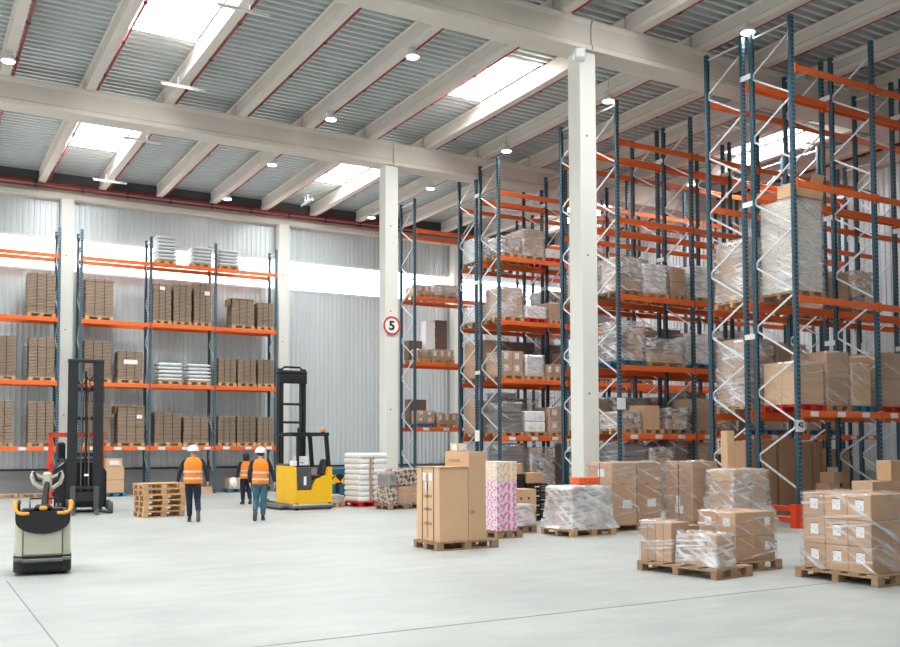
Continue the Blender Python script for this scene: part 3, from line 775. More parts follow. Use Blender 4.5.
# 42 rack, rear run
Y2 = YA+1.42
R('A', Y2, 2.56, L1, 0, 17.1, 18.0, 1.6, 'grid', 'wood', True, (1, 2, 3), 'filmr', lab=True)
R('A', Y2, 2.56, L1, 1, 18.1, 18.95, 1.5, 'grid', 'woodg', True, (1, 1, 2))
R('A', Y2, 2.56, L1, 3, 19.9, 20.8, 1.3, 'grid', 'woodg', True, (2, 1, 2))
R('A', Y2, 5.1, L2, 0, 17.1, 18.0, 1.45, 'grid', 'wood', True, (2, 1, 2), 'filmr')
R('A', Y2, 5.1, L2, 3, 19.95, 20.8, .9, 'grid', 'woodg', True, (3, 1, 1))
R('A', Y2, 5.1, L2, 4, 20.95, 21.8, 1.0, 'heap', 'woodg', True)
for k, (x, w, hh) in enumerate(((17.2, .42, 1.9), (17.64, .42, 1.92), (18.15, .55, 1.95), (18.9, .4, 1.85), (19.35, .35, 1.9), (20.1, .6, 1.7))):
    carton(f'tall brown carton standing on the floor, {ORD[k]} of the row, 42-sign rack', (x, Y2+.1, 0), (w-.01, .6, hh), 0, 'card')
for k, (x, z, w, hh) in enumerate(((18.45, 0, .7, .5), (18.45, .5, .35, .42), (18.82, .5, .34, .3), (18.6, .8+.12, .3, .25))):
    carton('small brown carton of the pile under the 42 rack, ' + ('lowest', 'left upper', 'right upper', 'topmost')[k], (x, YA+.35, z if k < 3 else .92), (w, .4, hh), 0, 'card', labels=[('-y', w/2, hh*.55, .12, .12)] if k == 1 else ())
carton('long plain brown carton standing just beyond the wrapped load with nine labels', (17.46, 12.8, 0), (1.6, .5, 1.04), 0, 'cardl')
t_ = carton('small brown carton on top of the long plain carton by the 42 rack', (18.15, 12.85, 1.04), (.4, .35, .43), 0, 'cardl')
# second rack
R('B', YB, 2.12, L1, 0, 17.08, 17.82, .48, 'heap', 'wood', wrap='filmr')
R('B', YB, 2.12, L1, 1, 17.86, 18.66, .72, 'open', 'wood', grid=(1, 1, 1), wrap=None)
carton('tall brown carton with slanted top standing in the second rack, lowest beam level', (17.95, YB+.1, 2.264), (.6, .6, .66), 0, 'cardl')
R('B', YB, 2.12, L1, 2, 18.8, 19.66, .6, 'heap', 'woodg', wrap='filmr')
R('B', YB, 2.12, L1, 3, 19.9, 20.7, .9, 'grid', 'wood', grid=(2, 1, 2))
R('B', YB, 2.12, L1, 4, 20.8, 21.6, .7, 'heap', 'woodg')
R('B', YB, 2.12, L1, 6, 22.7, 23.6, .8, 'grid', 'palblue', grid=(2, 1, 2))
R('B', YB, 2.12, L1, 7, 23.8, 24.7, .7, 'white', 'wood', grid=(2, 1, 2))
R('B', YB, 2.12, L1, 8, 25.4, 26.3, .8, 'grid', 'palblue', grid=(2, 1, 1))
R('B', YB, 4.02, L2, 0, 17.06, 18.0, 1.1, 'heap', 'palblue', wrap='filmr')
R('B', YB, 4.02, L2, 1, 18.1, 19.5, .66, 'heap', 'wood', wrap='filmr')
R('B', YB, 4.02, L2, 3, 19.85, 20.75, .85, 'white', 'palblue', grid=(2, 1, 3))
R('B', YB, 4.02, L2, 4, 20.85, 21.7, .8, 'grid', 'woodg', grid=(2, 1, 2))
R('B', YB, 4.02, L2, 6, 22.7, 23.6, .8, 'heap', 'woodg')
R('B', YB, 4.02, L2, 7, 23.8, 24.7, .8, 'grid', 'woodg')
R('B', YB, 5.97, L3, 0, 17.06, 17.9, .95, 'heap', 'woodg', wrap='filmr')
R('B', YB, 5.97, L3, 1, 18.0, 18.9, .82, 'white', 'wood', grid=(1, 1, 5), wrap='filmr')
R('B', YB, 5.97, L3, 2, 19.0, 19.6, .8, 'grid', 'wood', grid=(1, 1, 2))
R('B', YB, 5.97, L3, 3, 19.85, 20.7, .95, 'white', 'wood', grid=(2, 1, 4))
R('B', YB, 5.97, L3, 4, 20.8, 21.6, .9, 'grid', 'woodg', grid=(2, 1, 3))
R('B', YB, 5.97, L3, 6, 22.7, 23.6, 1.0, 'grid', 'woodg', grid=(3, 1, 2))
R('B', YB, 5.97, L3, 7, 23.8, 24.6, .9, 'heap', 'woodg')
Y2 = YB+1.42
R('B', Y2, 2.12, L1, 0, 17.1, 17.9, .9, 'grid', 'woodg', True, (1, 1, 2))
R('B', Y2, 2.12, L1, 1, 18.05, 19.5, .95, 'bundle', 'woodg', True, wrap='filmr')
R('B', Y2, 2.12, L1, 3, 19.9, 20.8, 1.0, 'grid', 'woodg', True)
R('B', Y2, 4.02, L2, 1, 18.0, 19.0, .9, 'grid', 'woodg', True, (2, 1, 1))
R('B', Y2, 4.02, L2, 0, 17.1, 17.9, .8, 'white', 'woodg', True, (2, 1, 3))
R('B', Y2, 5.97, L3, 1, 18.3, 19.5, 1.3, 'grid', 'woodg', True, (2, 1, 2), wrap=None, mat='cardl')
R('B', Y2, 5.97, L3, 0, 17.1, 18.0, 1.2, 'grid', 'woodg', True, (2, 1, 3))
# third rack
R('C', YC, 2.12, L1, 0, 17.1, 18.0, 1.0, 'bundle', 'wood', wrap='film')
R('C', YC, 2.12, L1, 1, 18.08, 18.95, .72, 'white', 'wood', grid=(2, 1, 2), wrap=None)
R('C', YC, 2.12, L1, 2, 19.05, 19.65, .85, 'grid', 'wood', grid=(1, 1, 2), lab=True)
R('C', YC, 2.12, L1, 3, 19.9, 20.8, .9, 'grid', 'woodg')
R('C', YC, 4.02, L2, 0, 17.1, 18.05, .8, 'grid', 'wood', grid=(2, 1, 2), lab=True)
R('C', YC, 4.02, L2, 1, 18.12, 18.88, .7, 'white', 'wood', grid=(1, 1, 1), wrap='filmw')
R('C', YC, 4.02, L2, 2, 18.95, 19.65, .42, 'grid', 'wood', grid=(2, 1, 1), lab=True)
R('C', YC, 4.02, L2, 3, 19.9, 20.8, .9, 'grid', 'woodg')
R('C', YC, 5.97, L3, 0, 17.08, 18.03, 1.0, 'grid', 'wood', grid=(1, 1, 1), wrap='filmr', lab=True)
R('C', YC, 5.97, L3, 1, 18.12, 19.0, .42, 'white', 'palred', grid=(1, 1, 1), wrap='filmr')
R('C', YC, 5.97, L3, 2, 19.08, 19.65, .6, 'grid', 'wood', grid=(1, 1, 1))
R('C', YC, 5.97, L3, 3, 19.9, 20.7, .9, 'heap', 'woodg')
R('C', YC, 8.1, L4, 0, 17.1, 17.95, .55, 'heap', 'wood', wrap='filmr')
R('C', YC, 8.1, L4, 1, 18.02, 18.94, .9, 'grid', 'wood', grid=(3, 1, 3), wrap='filmr')
R('C', YC, 8.1, L4, 2, 19.0, 19.65, .34, 'white', 'palred', grid=(1, 1, 1), wrap=None)
R('C', YC, 8.1, L4, 4, 20.6, 21.5, 1.5, 'grid', 'woodg', grid=(2, 1, 3), wrap='filmr')
Y2 = YC+1.42
R('C', Y2, 2.12, L1, 0, 17.1, 18.0, 1.1, 'grid', 'woodg', True, (2, 1, 3))
R('C', Y2, 4.02, L2, 0, 17.1, 18.0, 1.3, 'grid', 'woodg', True, (2, 1, 3))
R('C', Y2, 4.02, L2, 1, 18.1, 19.5, 1.3, 'grid', 'woodg', True, (3, 1, 1), mat='cardd')
R('C', Y2, 5.97, L3, 0, 17.1, 18.0, .55, 'white', 'woodg', True, (1, 1, 1), 'filmw')
R('C', Y2, 8.1, L4, 0, 17.1, 18.1, .8, 'white', 'woodg', True, (1, 1, 1), 'filmw')
# fourth rack
R('D', YD, 2.54, L1, 0, 17.06, 17.95, .5, 'grid', 'palblue', grid=(2, 1, 2), lab=True, wrap='film', depth=.5)
R('D', YD, 2.54, L1, 1, 18.02, 19.0, .42, 'grid', 'wood', grid=(3, 1, 1), lab=True, wrap='film', depth=.5)
R('D', YD, 5.05, L2, 0, 17.06, 17.7, .36, 'grid', 'wood', grid=(2, 1, 1), wrap='film', depth=.5)
R('D', YD, 5.05, L2, 1, 17.8, 18.8, .4, 'grid', 'wood', grid=(3, 1, 1), lab=True, wrap='film', depth=.45)
R('D', YD, 7.58, L3, 0, 17.06, 17.8, .34, 'grid', 'wood', grid=(2, 1, 1), lab=True, wrap='film')
R('D', YD, 7.58, L3, 1, 17.95, 18.95, .42, 'grid', 'wood', grid=(2, 1, 1), lab=True, wrap='filmr')
R('D', YD, 2.54, L1, 3, 19.95, 20.8, .7, 'heap', 'wood')
R('D', YD, 5.05, L2, 3, 19.95, 20.8, .7, 'grid', 'wood')
carton('dark brown carton standing high at the end of the speed-sign rack, lowest level', (17.1, YD+.64, 2.684), (.75, .4, .95), 0, 'cardd')
carton('dark brown carton behind the low cartons, second level of the speed-sign rack', (17.08, YD+.64, 5.194), (.6, .4, .75), 0, 'cardd')
carton('tall dark brown carton behind the low cartons second level of the speed-sign rack', (18.3, YD+.6, 5.194), (.48, .45, 1.62), 0, 'cardd')
tag(layered(.46, .45, 1.58, .09, .05, 55).build('wrapped_bundle', 'whitewrap', None, (17.81, YD+.6, 5.194)), 'tall white crumpled bundle beside the dark carton, second level of the speed-sign rack', 'bundle')

# goods on the floor under the racks farther back
R('B', YB, 0, G_, 0, 17.2, 18.05, 1.72, 'bundle', 'woodg')
R('B', YB, 0, G_, 1, 18.15, 19.0, 1.6, 'heap', 'woodg')
R('B', YB, 0, G_, 2, 19.05, 19.6, 1.78, 'grid', 'woodg', grid=(1, 1, 2), mat='cardd')
R('B', YB, 0, G_, 4, 20.9, 21.8, 1.75, 'bundle', 'woodg')
R('B', YB, 0, G_, 6, 22.8, 23.7, 1.75, 'grid', 'woodg', mat='cardd')
R('B', YB, 0, G_, 7, 23.8, 24.7, 1.7, 'bundle', 'woodg')
R('B', YB, 0, G_, 3, 19.95, 20.8, 1.75, 'grid', 'woodg', grid=(2, 1, 3))
R('B', YB+1.42, 0, G_, 0, 17.2, 18.0, 1.3, 'heap', 'woodg', True)
R('B', YB+1.42, 0, G_, 1, 18.1, 19.0, 1.75, 'bundle', 'woodg', True)
R('C', YC, 0, G_, 0, 17.2, 18.1, 1.7, 'bundle', 'woodg')
R('C', YC, 0, G_, 1, 18.3, 19.2, 1.6, 'heap', 'woodg')
R('C', YC, 0, G_, 3, 20.0, 20.9, 1.75, 'grid', 'woodg', grid=(2, 1, 3))
R('C', YC+1.42, 0, G_, 1, 18.2, 19.1, 1.75, 'grid', 'woodg', True, (2, 1, 3), mat='cardd')
R('C', YC, 0, G_, 4, 21.0, 21.9, 1.7, 'bundle', 'woodg')
R('C', YC, 0, G_, 6, 22.8, 23.7, 1.75, 'grid', 'woodg', mat='cardd')
R('B', YB+1.42, 0, G_, 3, 20.0, 21.0, 1.75, 'grid', 'woodg', True, mat='cardd')
for k, (x, y) in enumerate(((17.25, YD+.1), (18.3, YD+.1), (20.0, YD+.1))):
    t = thing('mesh_cage', f"grey wire mesh cage full of metal rings, {ORD[k]} under the speed-sign rack", 'cage', (x, y, 0), 0, 'mesh cages')
    m = MB()
    for px in (0, .92):
        for py_ in (0, .86): m.bar((px+.02, py_+.02, 0), (px+.02, py_+.02, 1.15), .04, .04)
    for z in (.14, .62, 1.1): m.bar((0, .02, z), (.96, .02, z), .03, .03).bar((0, .88, z), (.96, .88, z), .03, .03).bar((.02, 0, z), (.02, .9, z), .03, .03).bar((.94, 0, z), (.94, .9, z), .03, .03)
    m.build('cage_frame', 'wire', t)
    m = MB()
    for q in range(9): m.bar((.04+q*.11, .02, .14), (.04+q*.11, .02, 1.1), .008, .008).bar((.02, .04+q*.1, .14), (.02, .04+q*.1, 1.1), .008, .008)
    for q in range(8): m.bar((0, .02, .2+q*.12), (.96, .02, .2+q*.12), .008, .008).bar((.02, 0, .2+q*.12), (.02, .9, .2+q*.12), .008, .008)
    m.build('wire_mesh', 'wire', t); MB().box(.02, .94, .02, .88, .12, .14).build('cage_floor', 'wire', t)
    m = MB(); r_ = random.Random(k)
    for q in range(5): m.lathe([(.1, -.02), (.26, -.02), (.26, .02), (.1, .02)], 18, (.3+r_.random()*.35, .2+q*.12, .45+r_.random()*.2), Matrix.Rotation(PI/2+r_.uniform(-.2, .2), 3, 'X'))
    tag(m.build('metal_ring', 'black', None, (x, y, 0)), f"dark metal rings heaped inside the {ORD[k]} mesh cage", 'metal parts', None, 'stuff')

# further goods in the rear runs and far bays
YB2, YC2 = YB+1.42, YC+1.42
for a in (('B', YB2, 2.12, L1, 4, 20.9, 21.8, 1.2, 'bundle', True), ('B', YB2, 4.02, L2, 3, 19.95, 20.8, 1.2, 'bundle', True), ('B', YB2, 4.02, L2, 4, 20.9, 21.7, 1.1, 'white', True),
          ('B', YB2, 5.97, L3, 3, 19.95, 20.9, 1.2, 'bundle', True), ('B', YB2, 4.02, L2, 6, 22.8, 23.7, 1.3, 'white', True), ('B', YB2, 5.97, L3, 6, 22.8, 23.7, 1.1, 'bundle', True),
          ('C', YC, 4.02, L2, 4, 20.9, 21.8, 1.1, 'white', False), ('C', YC, 5.97, L3, 4, 20.9, 21.8, 1.2, 'bundle', False), ('C', YC, 5.97, L3, 6, 22.8, 23.7, 1.1, 'white', False),
          ('C', YC, 4.02, L2, 6, 22.8, 23.7, 1.2, 'bundle', False), ('C', YC2, 2.12, L1, 1, 18.2, 19.2, 1.2, 'bundle', True), ('C', YC2, 5.97, L3, 1, 18.2, 19.1, 1.1, 'bundle', True),
          ('C', YC2, 5.97, L3, 3, 19.95, 20.9, 1.3, 'white', True), ('C', YC2, 4.02, L2, 3, 19.95, 20.9, 1.3, 'bundle', True), ('C', YC2, 8.1, L4, 1, 18.3, 19.2, 1.0, 'bundle', True),
          ('D', YD, 2.54, L1, 4, 20.9, 21.8, 1.3, 'bundle', False), ('D', YD, 5.05, L2, 4, 20.9, 21.8, 1.4, 'white', False), ('D', YD, 2.54, L1, 6, 22.8, 23.7, 1.4, 'white', False),
          ('D', YD, 5.05, L2, 6, 22.8, 23.7, 1.4, 'bundle', False)):
    R(a[0], a[1], a[2], a[3], a[4], a[5], a[6], a[7], a[8], 'woodg', a[9], (2, 1, 3))
# ------------------------------------------------------------------ goods on the wall racks
LV = {1: 1.83, 2: 4.2, 3: 6.52, 4: 8.86}
LN = {1: 'lowest', 2: 'second', 3: 'third', 4: 'top'}
def wall_stack(x0, x1, top, lv, desc, **k):
    z = LV[lv]; SEED[0] += 1
    pallet(desc.replace('flattened carton stack', 'low pallet under cartons'), (x0+.01, YWK-.02, z), 0, (round(x1-x0-.02, 2), .8), 'wood', 'pallets on the wall racks', False)
    sheet_stack(desc, (x0+.01, YWK-.01, z+.144), x1-x0-.03, .76, top-z-.144, SEED[0], 'stacks of flattened cartons on the wall racks', **k)
b1, b2, b3 = 'bay beside the black truck', 'middle bay', 'bay by the yellow truck'
WS = [
 (3, 3.76, 4.74, 8.11, 'left wall rack, its end bay', {}),
 (3, 5.73, 6.76, 8.07, b1, {}),
 (3, 8.17, 8.9, 8.07, b2+', first of three tall strapped stacks', dict(note=(.5, .88, .2, .14))),
 (3, 8.95, 9.68, 8.12, b2+', second of three tall strapped stacks', {}),
 (3, 9.74, 10.45, 8.22, b2+', third of three tall strapped stacks', dict(note=(.75, .75, .2, .16))),
 (3, 11.25, 12.2, 7.7, b3+', wider of two', dict(cap=True)),
 (3, 12.3, 13.02, 7.64, b3+', narrower of two', {}),
 (2, 2.5, 3.44, 5.78, 'left wall rack, cut by the photo edge', {}),
 (2, 3.84, 4.74, 5.78, 'left wall rack, its end bay', {}),
 (2, 5.72, 6.69, 5.76, b1+', taller of two', {}),
 (2, 6.91, 7.86, 5.42, b1+', with white sheet', dict(note=(.5, .62, .5, .17))),
 (2, 10.72, 11.47, 5.33, b3+', first of three', {}),
 (2, 11.51, 12.29, 5.31, b3+', second of three', {}),
 (2, 12.34, 13.04, 5.33, b3+', third of three', {}),
 (1, 2.5, 3.39, 3.45, 'left wall rack, cut by the photo edge', {}),
 (1, 3.85, 4.74, 3.47, 'left wall rack, its end bay', {}),
 (1, 5.72, 6.69, 3.47, b1+', behind the mast', {}),
 (1, 6.93, 7.94, 3.33, b1+', with small white paper', dict(cap=True, note=(.8, .72, .2, .14))),
 (1, 8.28, 9.32, 3.14, b2+', taller of two', {}),
 (1, 9.38, 10.38, 2.97, b2+', shorter of two', {}),
 (1, 10.72, 11.46, 3.02, b3+', first of three', {}),
 (1, 11.49, 12.29, 3.03, b3+', second of three', {}),
 (1, 12.33, 13.04, 3.0, b3+', third of three', {}),
]
for lv, x0, x1, top, d, k in WS:
    wall_stack(x0, x1, top, lv, f"flattened carton stack, {LN[lv]} level, {d}", **k)
rnd = random.Random(3)
for lv, x0, x1, top, d in ((2, 8.4, 9.33, 5.06, 'second level, nearer the post pair'), (2, 9.52, 10.42, 5.06, 'second level, next to the teal post'),
                           (4, 8.3, 9.06, 9.98, 'top level, tallest greyish pile'), (4, 9.64, 10.42, 9.68, 'top level, left of the post'), (4, 10.71, 11.55, 9.68, 'top level, right of the post')):
    z = LV[lv]; w = x1-x0
    pallet(f"low wooden pallet under the sacks, {d}", (x0+.01, YWK-.02, z), 0, (round(w-.02, 2), .8), 'wood', 'pallets on the wall racks', False)
    n = round((top-z-.144)/.145); h = (top-z-.144)/n
    for k in range(n):
        o = link('sack', sack_mesh(round(w+.02, 2), .74, round(h-.002, 3)), None, (x0+rnd.uniform(-.03, .03), YWK+rnd.uniform(-.02, .02), z+.144+k*h), 0)
        tag(o, f"pale sack, {ORD[k]} from below, pile on the {d}", 'sack', 'sacks on the wall racks')

# ------------------------------------------------------------------ things along the back wall
for k, (x, n) in enumerate(((2.5, 1), (3.62, 1), (5.75, 1))):
    pallet(f"low wooden pallet lying by the back wall, {ORD[k]} from the photo edge", (x, 37.15, 0), 0, (1.08, .7), 'wood', 'pallets lying by the back wall', False)
pallet('low wooden pallet under the carton pile beside the black mast', (6.35, 36.3, 0), 0, (.8, .6), 'palblue', None, False)
for k in range(2): carton('brown carton wrapped in film beside the black mast, ' + ('lower', 'upper')[k], (6.4, 36.32, .144+k*.47), (.66, .5, .46), 0, 'cardl')
carton('white printed carton on the wrapped pile beside the black mast', (6.42, 36.34, .144+.945), (.58, .46, .3), 0, 'cardl', labels=[('-y', .3, .15, .34, .16)])
pallet('blue pallet by the back wall between the walking people', (11.15, 37.0, 0), 0, (1.0, .7), 'palblue', None, False)
for k in range(4): carton('narrow brown carton standing on the blue pallet by the wall', (11.2+k*.22, 37.02, .144), (.21, .6, .42), 0, 'cardl', 'narrow cartons on the blue pallet')
carton('small brown carton on the floor by the wall near the older man', (10.0, 36.9, 0), (.5, .4, .24), 0, 'cardl')

# blue bin with hazard stripes
t = thing('tipping_bin', 'blue steel bin with yellow and black stripes behind the yellow truck', 'bin', (12.7, 30.6, 0))
MB().prism([(0, .16), (.95, .16), (.95, 1.02), (0, 1.02)], 0, .8, 'y').box(-.03, .98, -.03, .83, .96, 1.04).build('bin_body', 'blue', t)
MB().box(.02, .78, -.012, -.002, .5, .84).build('hazard_stripe', 'stripe', t)
MB().cbox(.05, .2, 0, .8, 0, .16).cbox(.75, .9, 0, .8, 0, .16).build('skid', 'black', t)
MB().box(.3, .42, -.05, -.005, .18, .55).build('latch', 'black', t)

# ------------------------------------------------------------------ floor pallets and their goods, far group
def at(o, rz, u, v):
    c, s = math.cos(rz), math.sin(rz); return (o[0]+u*c-v*s, o[1]+u*s+v*c)
# white film-wrapped tower
o0, rz = (11.78, 25.9), math.radians(8)
pallet('red pallet under the tall white wrapped tower', (*o0, 0), rz, (1.08, 1.0), 'palred')
for k in range(9):
    x, y = at(o0, rz, .03, .03)
    for q in range(2):
        x, y = at(o0, rz, (.03+q*.51)+rnd.uniform(0, .015), .03+rnd.uniform(0, .02))
        w = MB().cbox(0, .495, 0, .93, 0, .158, .045)
        tag(w.build('white_bale', 'whitewrap', None, (x, y, .144+k*.163), rz), f"white crumpled bale of the tall white tower, {ORD[k]} layer, {'corner' if q == 0 else 'far'} side", 'bale', 'bales of the white tower')
x, y = at(o0, rz, .05, .0); 
tag(MB().cbox(0, .09, -.02, -.005, 0, 1.3, .004).build('edge_board', 'card', None, (*at(o0, rz, .34, -.005), .16), rz), 'brown cardboard edge strip down the white tower', 'edge strip')
# low wrapped pallet in front of it
pallet('low wooden pallet beside the yellow truck', (10.96, 26.2, 0), .1, (.5, .8), 'wood')
carton('low film-wrapped carton on the pallet beside the yellow truck', (10.98, 26.24, .144), (.44, .7, .2), .1, 'card', labels=[('-y', .25, .1, .14, .1)])
film('clear film round the low carton beside the yellow truck', 0, .44, 0, .7, .15, .344, (10.98, 26.24, 0), .1, 'filmw', None, .02, seed=9, n=6)
# dotted parcels
o0, rz = (12.0, 24.35), math.radians(6)
pallet('wooden pallet under the dotted brown parcels', (*o0, 0), rz, (1.2, .8), 'woodg')
def dotbox(lab, u, v, z, dims, rzz=0, mat='dots'):
    return tag(MB().cbox(0, dims[0], 0, dims[1], 0, dims[2], .04).build('parcel', mat, None, (*at(o0, rz, u, v), z), rz+rzz), lab, 'parcel')
dotbox('brown parcel low on the pallet, plain with yellow strap', .32, .02, .144, (.85, .72, .5), 0, 'card')
b_ = bpy.data.objects['parcel']
MB().box(-.003, .853, -.004, 0, .28, .295).box(.2, .215, -.004, 0, 0, .5).box(.6, .615, -.004, 0, 0, .5).build('strap', 'yellow', b_)
dotbox('small dotted parcel low at the pallet corner', .02, .02, .144, (.28, .72, .5))
dotbox('wide dotted parcel lying on top of the brown parcels', .3, .05, .66, (.9, .7, .48))
dotbox('crumpled film-wrapped parcel on top beside the dotted one', .02, .05, .66, (.27, .66, .38), 0, 'greywrap')
film('clear film round the dotted parcels', .02, 1.2, .02, .76, .15, 1.15, (*o0, 0), rz, 'film', None, .03, seed=12, n=8)

# two tall plain cartons on a pallet
P0 = (7.96, 14.32)
pallet('worn wooden pallet under the two tall plain cartons', (*P0, 0), 0, (1.26, .86), 'woodg')
a = carton('tall plain brown carton with two dark straps, lower of the pair', (8.04, 14.37, .144), (.58, .84, 1.28), 0, 'cardl')
for v in (.2, .62): MB().box(-.004, -.0005, v-.012, v+.012, 0, 1.28).box(-.004, .584, v-.012, v+.012, 1.2805, 1.284).build('strap', 'strap', a)
for u, v in ((.56, 1.12), (.32, 1.12), (.45, .96)): on_box('shipping_label', 'label', a, '-x', (.58, .84, 1.28), u, v, .13, .14)
for v in (.3, .55, .78): on_box('tape', 'tape', a, '-x', (.58, .84, 1.28), .42, v, .3, .05)
on_box('tape', 'tape', a, '-x', (.58, .84, 1.28), .43, .6, .05, 1.1)
MB().cbox(-.02, .58, -.015, .85, 1.286, 1.296, .003).build('lid_sheet', 'cardl', a)
b = carton('tallest plain brown carton behind the strapped carton', (8.63, 14.37, .144), (.36, .84, 1.56), 0, 'cardl')
on_box('tape', 'tape', b, '-y', (.36, .84, 1.56), .08, .5, .1, .06); on_box('tape', 'tape', b, '-x', (.36, .84, 1.56), .5, 1.4, .4, .05)
carton('small white carton lying on the tallest plain carton', (8.66, 14.8, 1.706), (.2, .26, .15), 0, 'cardl', labels=[('-x', .13, .075, .2, .11), ('-y', .1, .075, .16, .11)])

# pink and yellow printed cartons
o0 = (10.06, 15.68)
pallet('worn wooden pallet under the pink and yellow flowered cartons', (10.02, 15.62, 0), 0, (.6, .8), 'woodg')
for k in range(7):
    mt = 'floraly' if k >= 5 else 'floral'; col = 'yellow' if k >= 5 else 'pink'
    for q in range(2):
        tag(MB().cbox(0, .47, 0, .36, 0, .19, .006).build('printed_carton', mt, None, (o0[0], o0[1]+q*.365, .144+k*.194)), f"white carton printed with {col} flowers, {ORD[k]} from the pallet, {'front' if q == 0 else 'rear'} column", 'box', 'flowered cartons')
# small cartons behind
carton('plain carton with two round hand holes on its face', (11.5, 17.2, .36), (.56, .5, .5), 0, 'cardl', extras=[('hand_hole', 'strap', '-y', .16, .3, .05, .05), ('hand_hole', 'strap', '-y', .36, .3, .05, .05)])
carton('brown carton under the carton with hand holes', (11.5, 17.2, 0), (.56, .5, .35), 0, 'card')
pallet('worn low pallet beside the flowered cartons', (10.9, 16.35, 0), .1, (.62, .5), 'woodg', None, False)
carton('small brown film-wrapped carton beside the flowered cartons', (10.95, 16.42, .144), (.5, .36, .42), .1, 'card')
film('clear film round the small carton beside the flowered cartons', 0, .5, 0, .36, .15, .57, (10.95, 16.42, 0), .1, 'filmw', None, .06, seed=21, n=6)
for c in range(2):
    for k in range(5 if c == 0 else 4):
        t = thing('folding_crate', f"black plastic crate, {ORD[k]} from the floor, {'taller' if c == 0 else 'shorter'} stack by the nearer column", 'crate', (12.3+c*.66, 18.9, k*.225), 0, 'black crates by the column')
        m = MB(); m.box(0, .62, 0, .45, 0, .03)
        for z in (.06, .12, .18): m.box(0, .62, 0, .02, z, z+.035).box(0, .62, .43, .45, z, z+.035).box(0, .02, 0, .45, z, z+.035).box(.6, .62, 0, .45, z, z+.035)
        for x in (0, .19, .39, .59): m.box(x, x+.03, 0, .03, 0, .215).box(x, x+.03, .42, .45, 0, .215)
        m.build('crate_wall', 'blackp', t); MB().box(.24, .38, -.004, 0, .13, .16).build('grip', 'zinc', t)
carton('brown carton on top of the taller black crate stack', (12.25, 18.92, 1.128), (.62, .45, .26), 0, 'card', labels=[('-y', .4, .13, .09, .2)])
carton('brown carton on top of the shorter black crate stack', (12.98, 18.92, .903), (.5, .42, .25), 0, 'card')

# white film heap
o0 = (11.42, 15.08)
pallet('wooden pallet under the load in loose white film', (*o0, 0), 0, (1.12, 1.06), 'wood')
for i in range(2):
    for k in range(2):
        carton(f"brown carton inside the loose white film, {('lower', 'upper')[k]} {('outer', 'inner')[i]}", (o0[0]+.1+i*.46, o0[1]+.12, .144+k*.41), (.45, .8, .4), 0, 'card', labels=[('-y', .22, .2, .12, .16)])
film('loose whitened film spilling over the wooden pallet beside the column', .08, 1.03, .1, .94, .15, .975, (*o0, 0), 0, 'filmw', None, .14, rough=.035, seed=31, n=12)
for k in range(2):
    tag(MB().cbox(0, .27, 0, .3, 0, .14, .012).build('plastic_box', 'orangebox', None, (11.92+k*.275, 15.5, 1.012)), ('red', 'orange')[k]+'-ended plastic box lying on the white film load, '+('nearer the crates', 'nearer the tall cartons')[k], 'box', 'orange boxes on the film load')

# three tall wrapped cartons
tall = [(12.86, 15.6, .67, .8, 'first'), (13.68, 15.75, .66, .8, 'second'), (15.13, 15.6, .75, .86, 'third')]
pallet('worn pallet under the first two tall wrapped cartons', (12.82, 15.55, 0), 0, (1.5, 1.0), 'woodg')
pallet('worn pallet under the third tall wrapped carton', (15.08, 15.55, 0), 0, (.85, .95), 'woodg')
for i, (x, y, w, d, nm) in enumerate(tall):
    c = carton(f"tall film-wrapped brown carton, {nm} of three, counted from the column", (x, y, .144), (w, d, 1.3), 0, 'card')
    if i != 1: MB().box(-.004, -.0005, d*.5-.012, d*.5+.012, 0, 1.3).build('strap', 'strap', c)
    on_box('red_print', 'redink', c, '-y', (w, d, 1.3), w*.42, .84, .14, .035)
    on_box('shipping_label', 'label', c, '-y', (w, d, 1.3), w*.6, .42, .24, .17)
    if i == 0: on_box('shipping_label', 'label', c, '-x', (w, d, 1.3), .35, 1.08, .22, .16); on_box('shipping_label', 'label', c, '-x', (w, d, 1.3), .36, .42, .1, .18)
    if i == 2: on_box('shipping_label', 'label', c, '-x', (w, d, 1.3), .45, .42, .12, .2); on_box('shipping_label', 'label', c, '-x', (w, d, 1.3), .42, .22, .24, .18)
    film(f"clear film round the {nm} tall carton, counted from the column", 0, w, 0, d, .16, 1.444, (x, y, 0), 0, 'film', None, .02 if i else .05, rough=.02, seed=41+i, n=8)
# brown load with a post carton
o0, rz = (15.05, 14.3), math.radians(-4)
pallet('worn pallet under the slumped wrapped load with the upright post carton', (*o0, 0), rz, (1.05, .9), 'woodg')
for i in range(2):
    x, y = at(o0, rz, .05+i*.46, .08)
    carton(f"brown strapped carton in the slumped wrapped load, {('nearer the tall carton', 'nearer the orange guard')[i]}", (x, y, .144), (.45, .74, .9), rz, 'card')
carton('flat brown carton lying over the slumped wrapped load', (*at(o0, rz, .05, .08), 1.05), (.91, .72, .24), rz, 'cardl', labels=[('-y', .35, .1, .16, .1)])
film('clear film trailing from the slumped wrapped load to the floor', .03, .98, .06, .84, .15, 1.29, (*o0, 0), rz, 'filmr', None, .2, rough=.035, seed=51, n=10)
carton('narrow upright post carton standing on the slumped load', (*at(o0, rz, .1, .3), 1.33), (.2, .2, .78), rz, 'cardl')

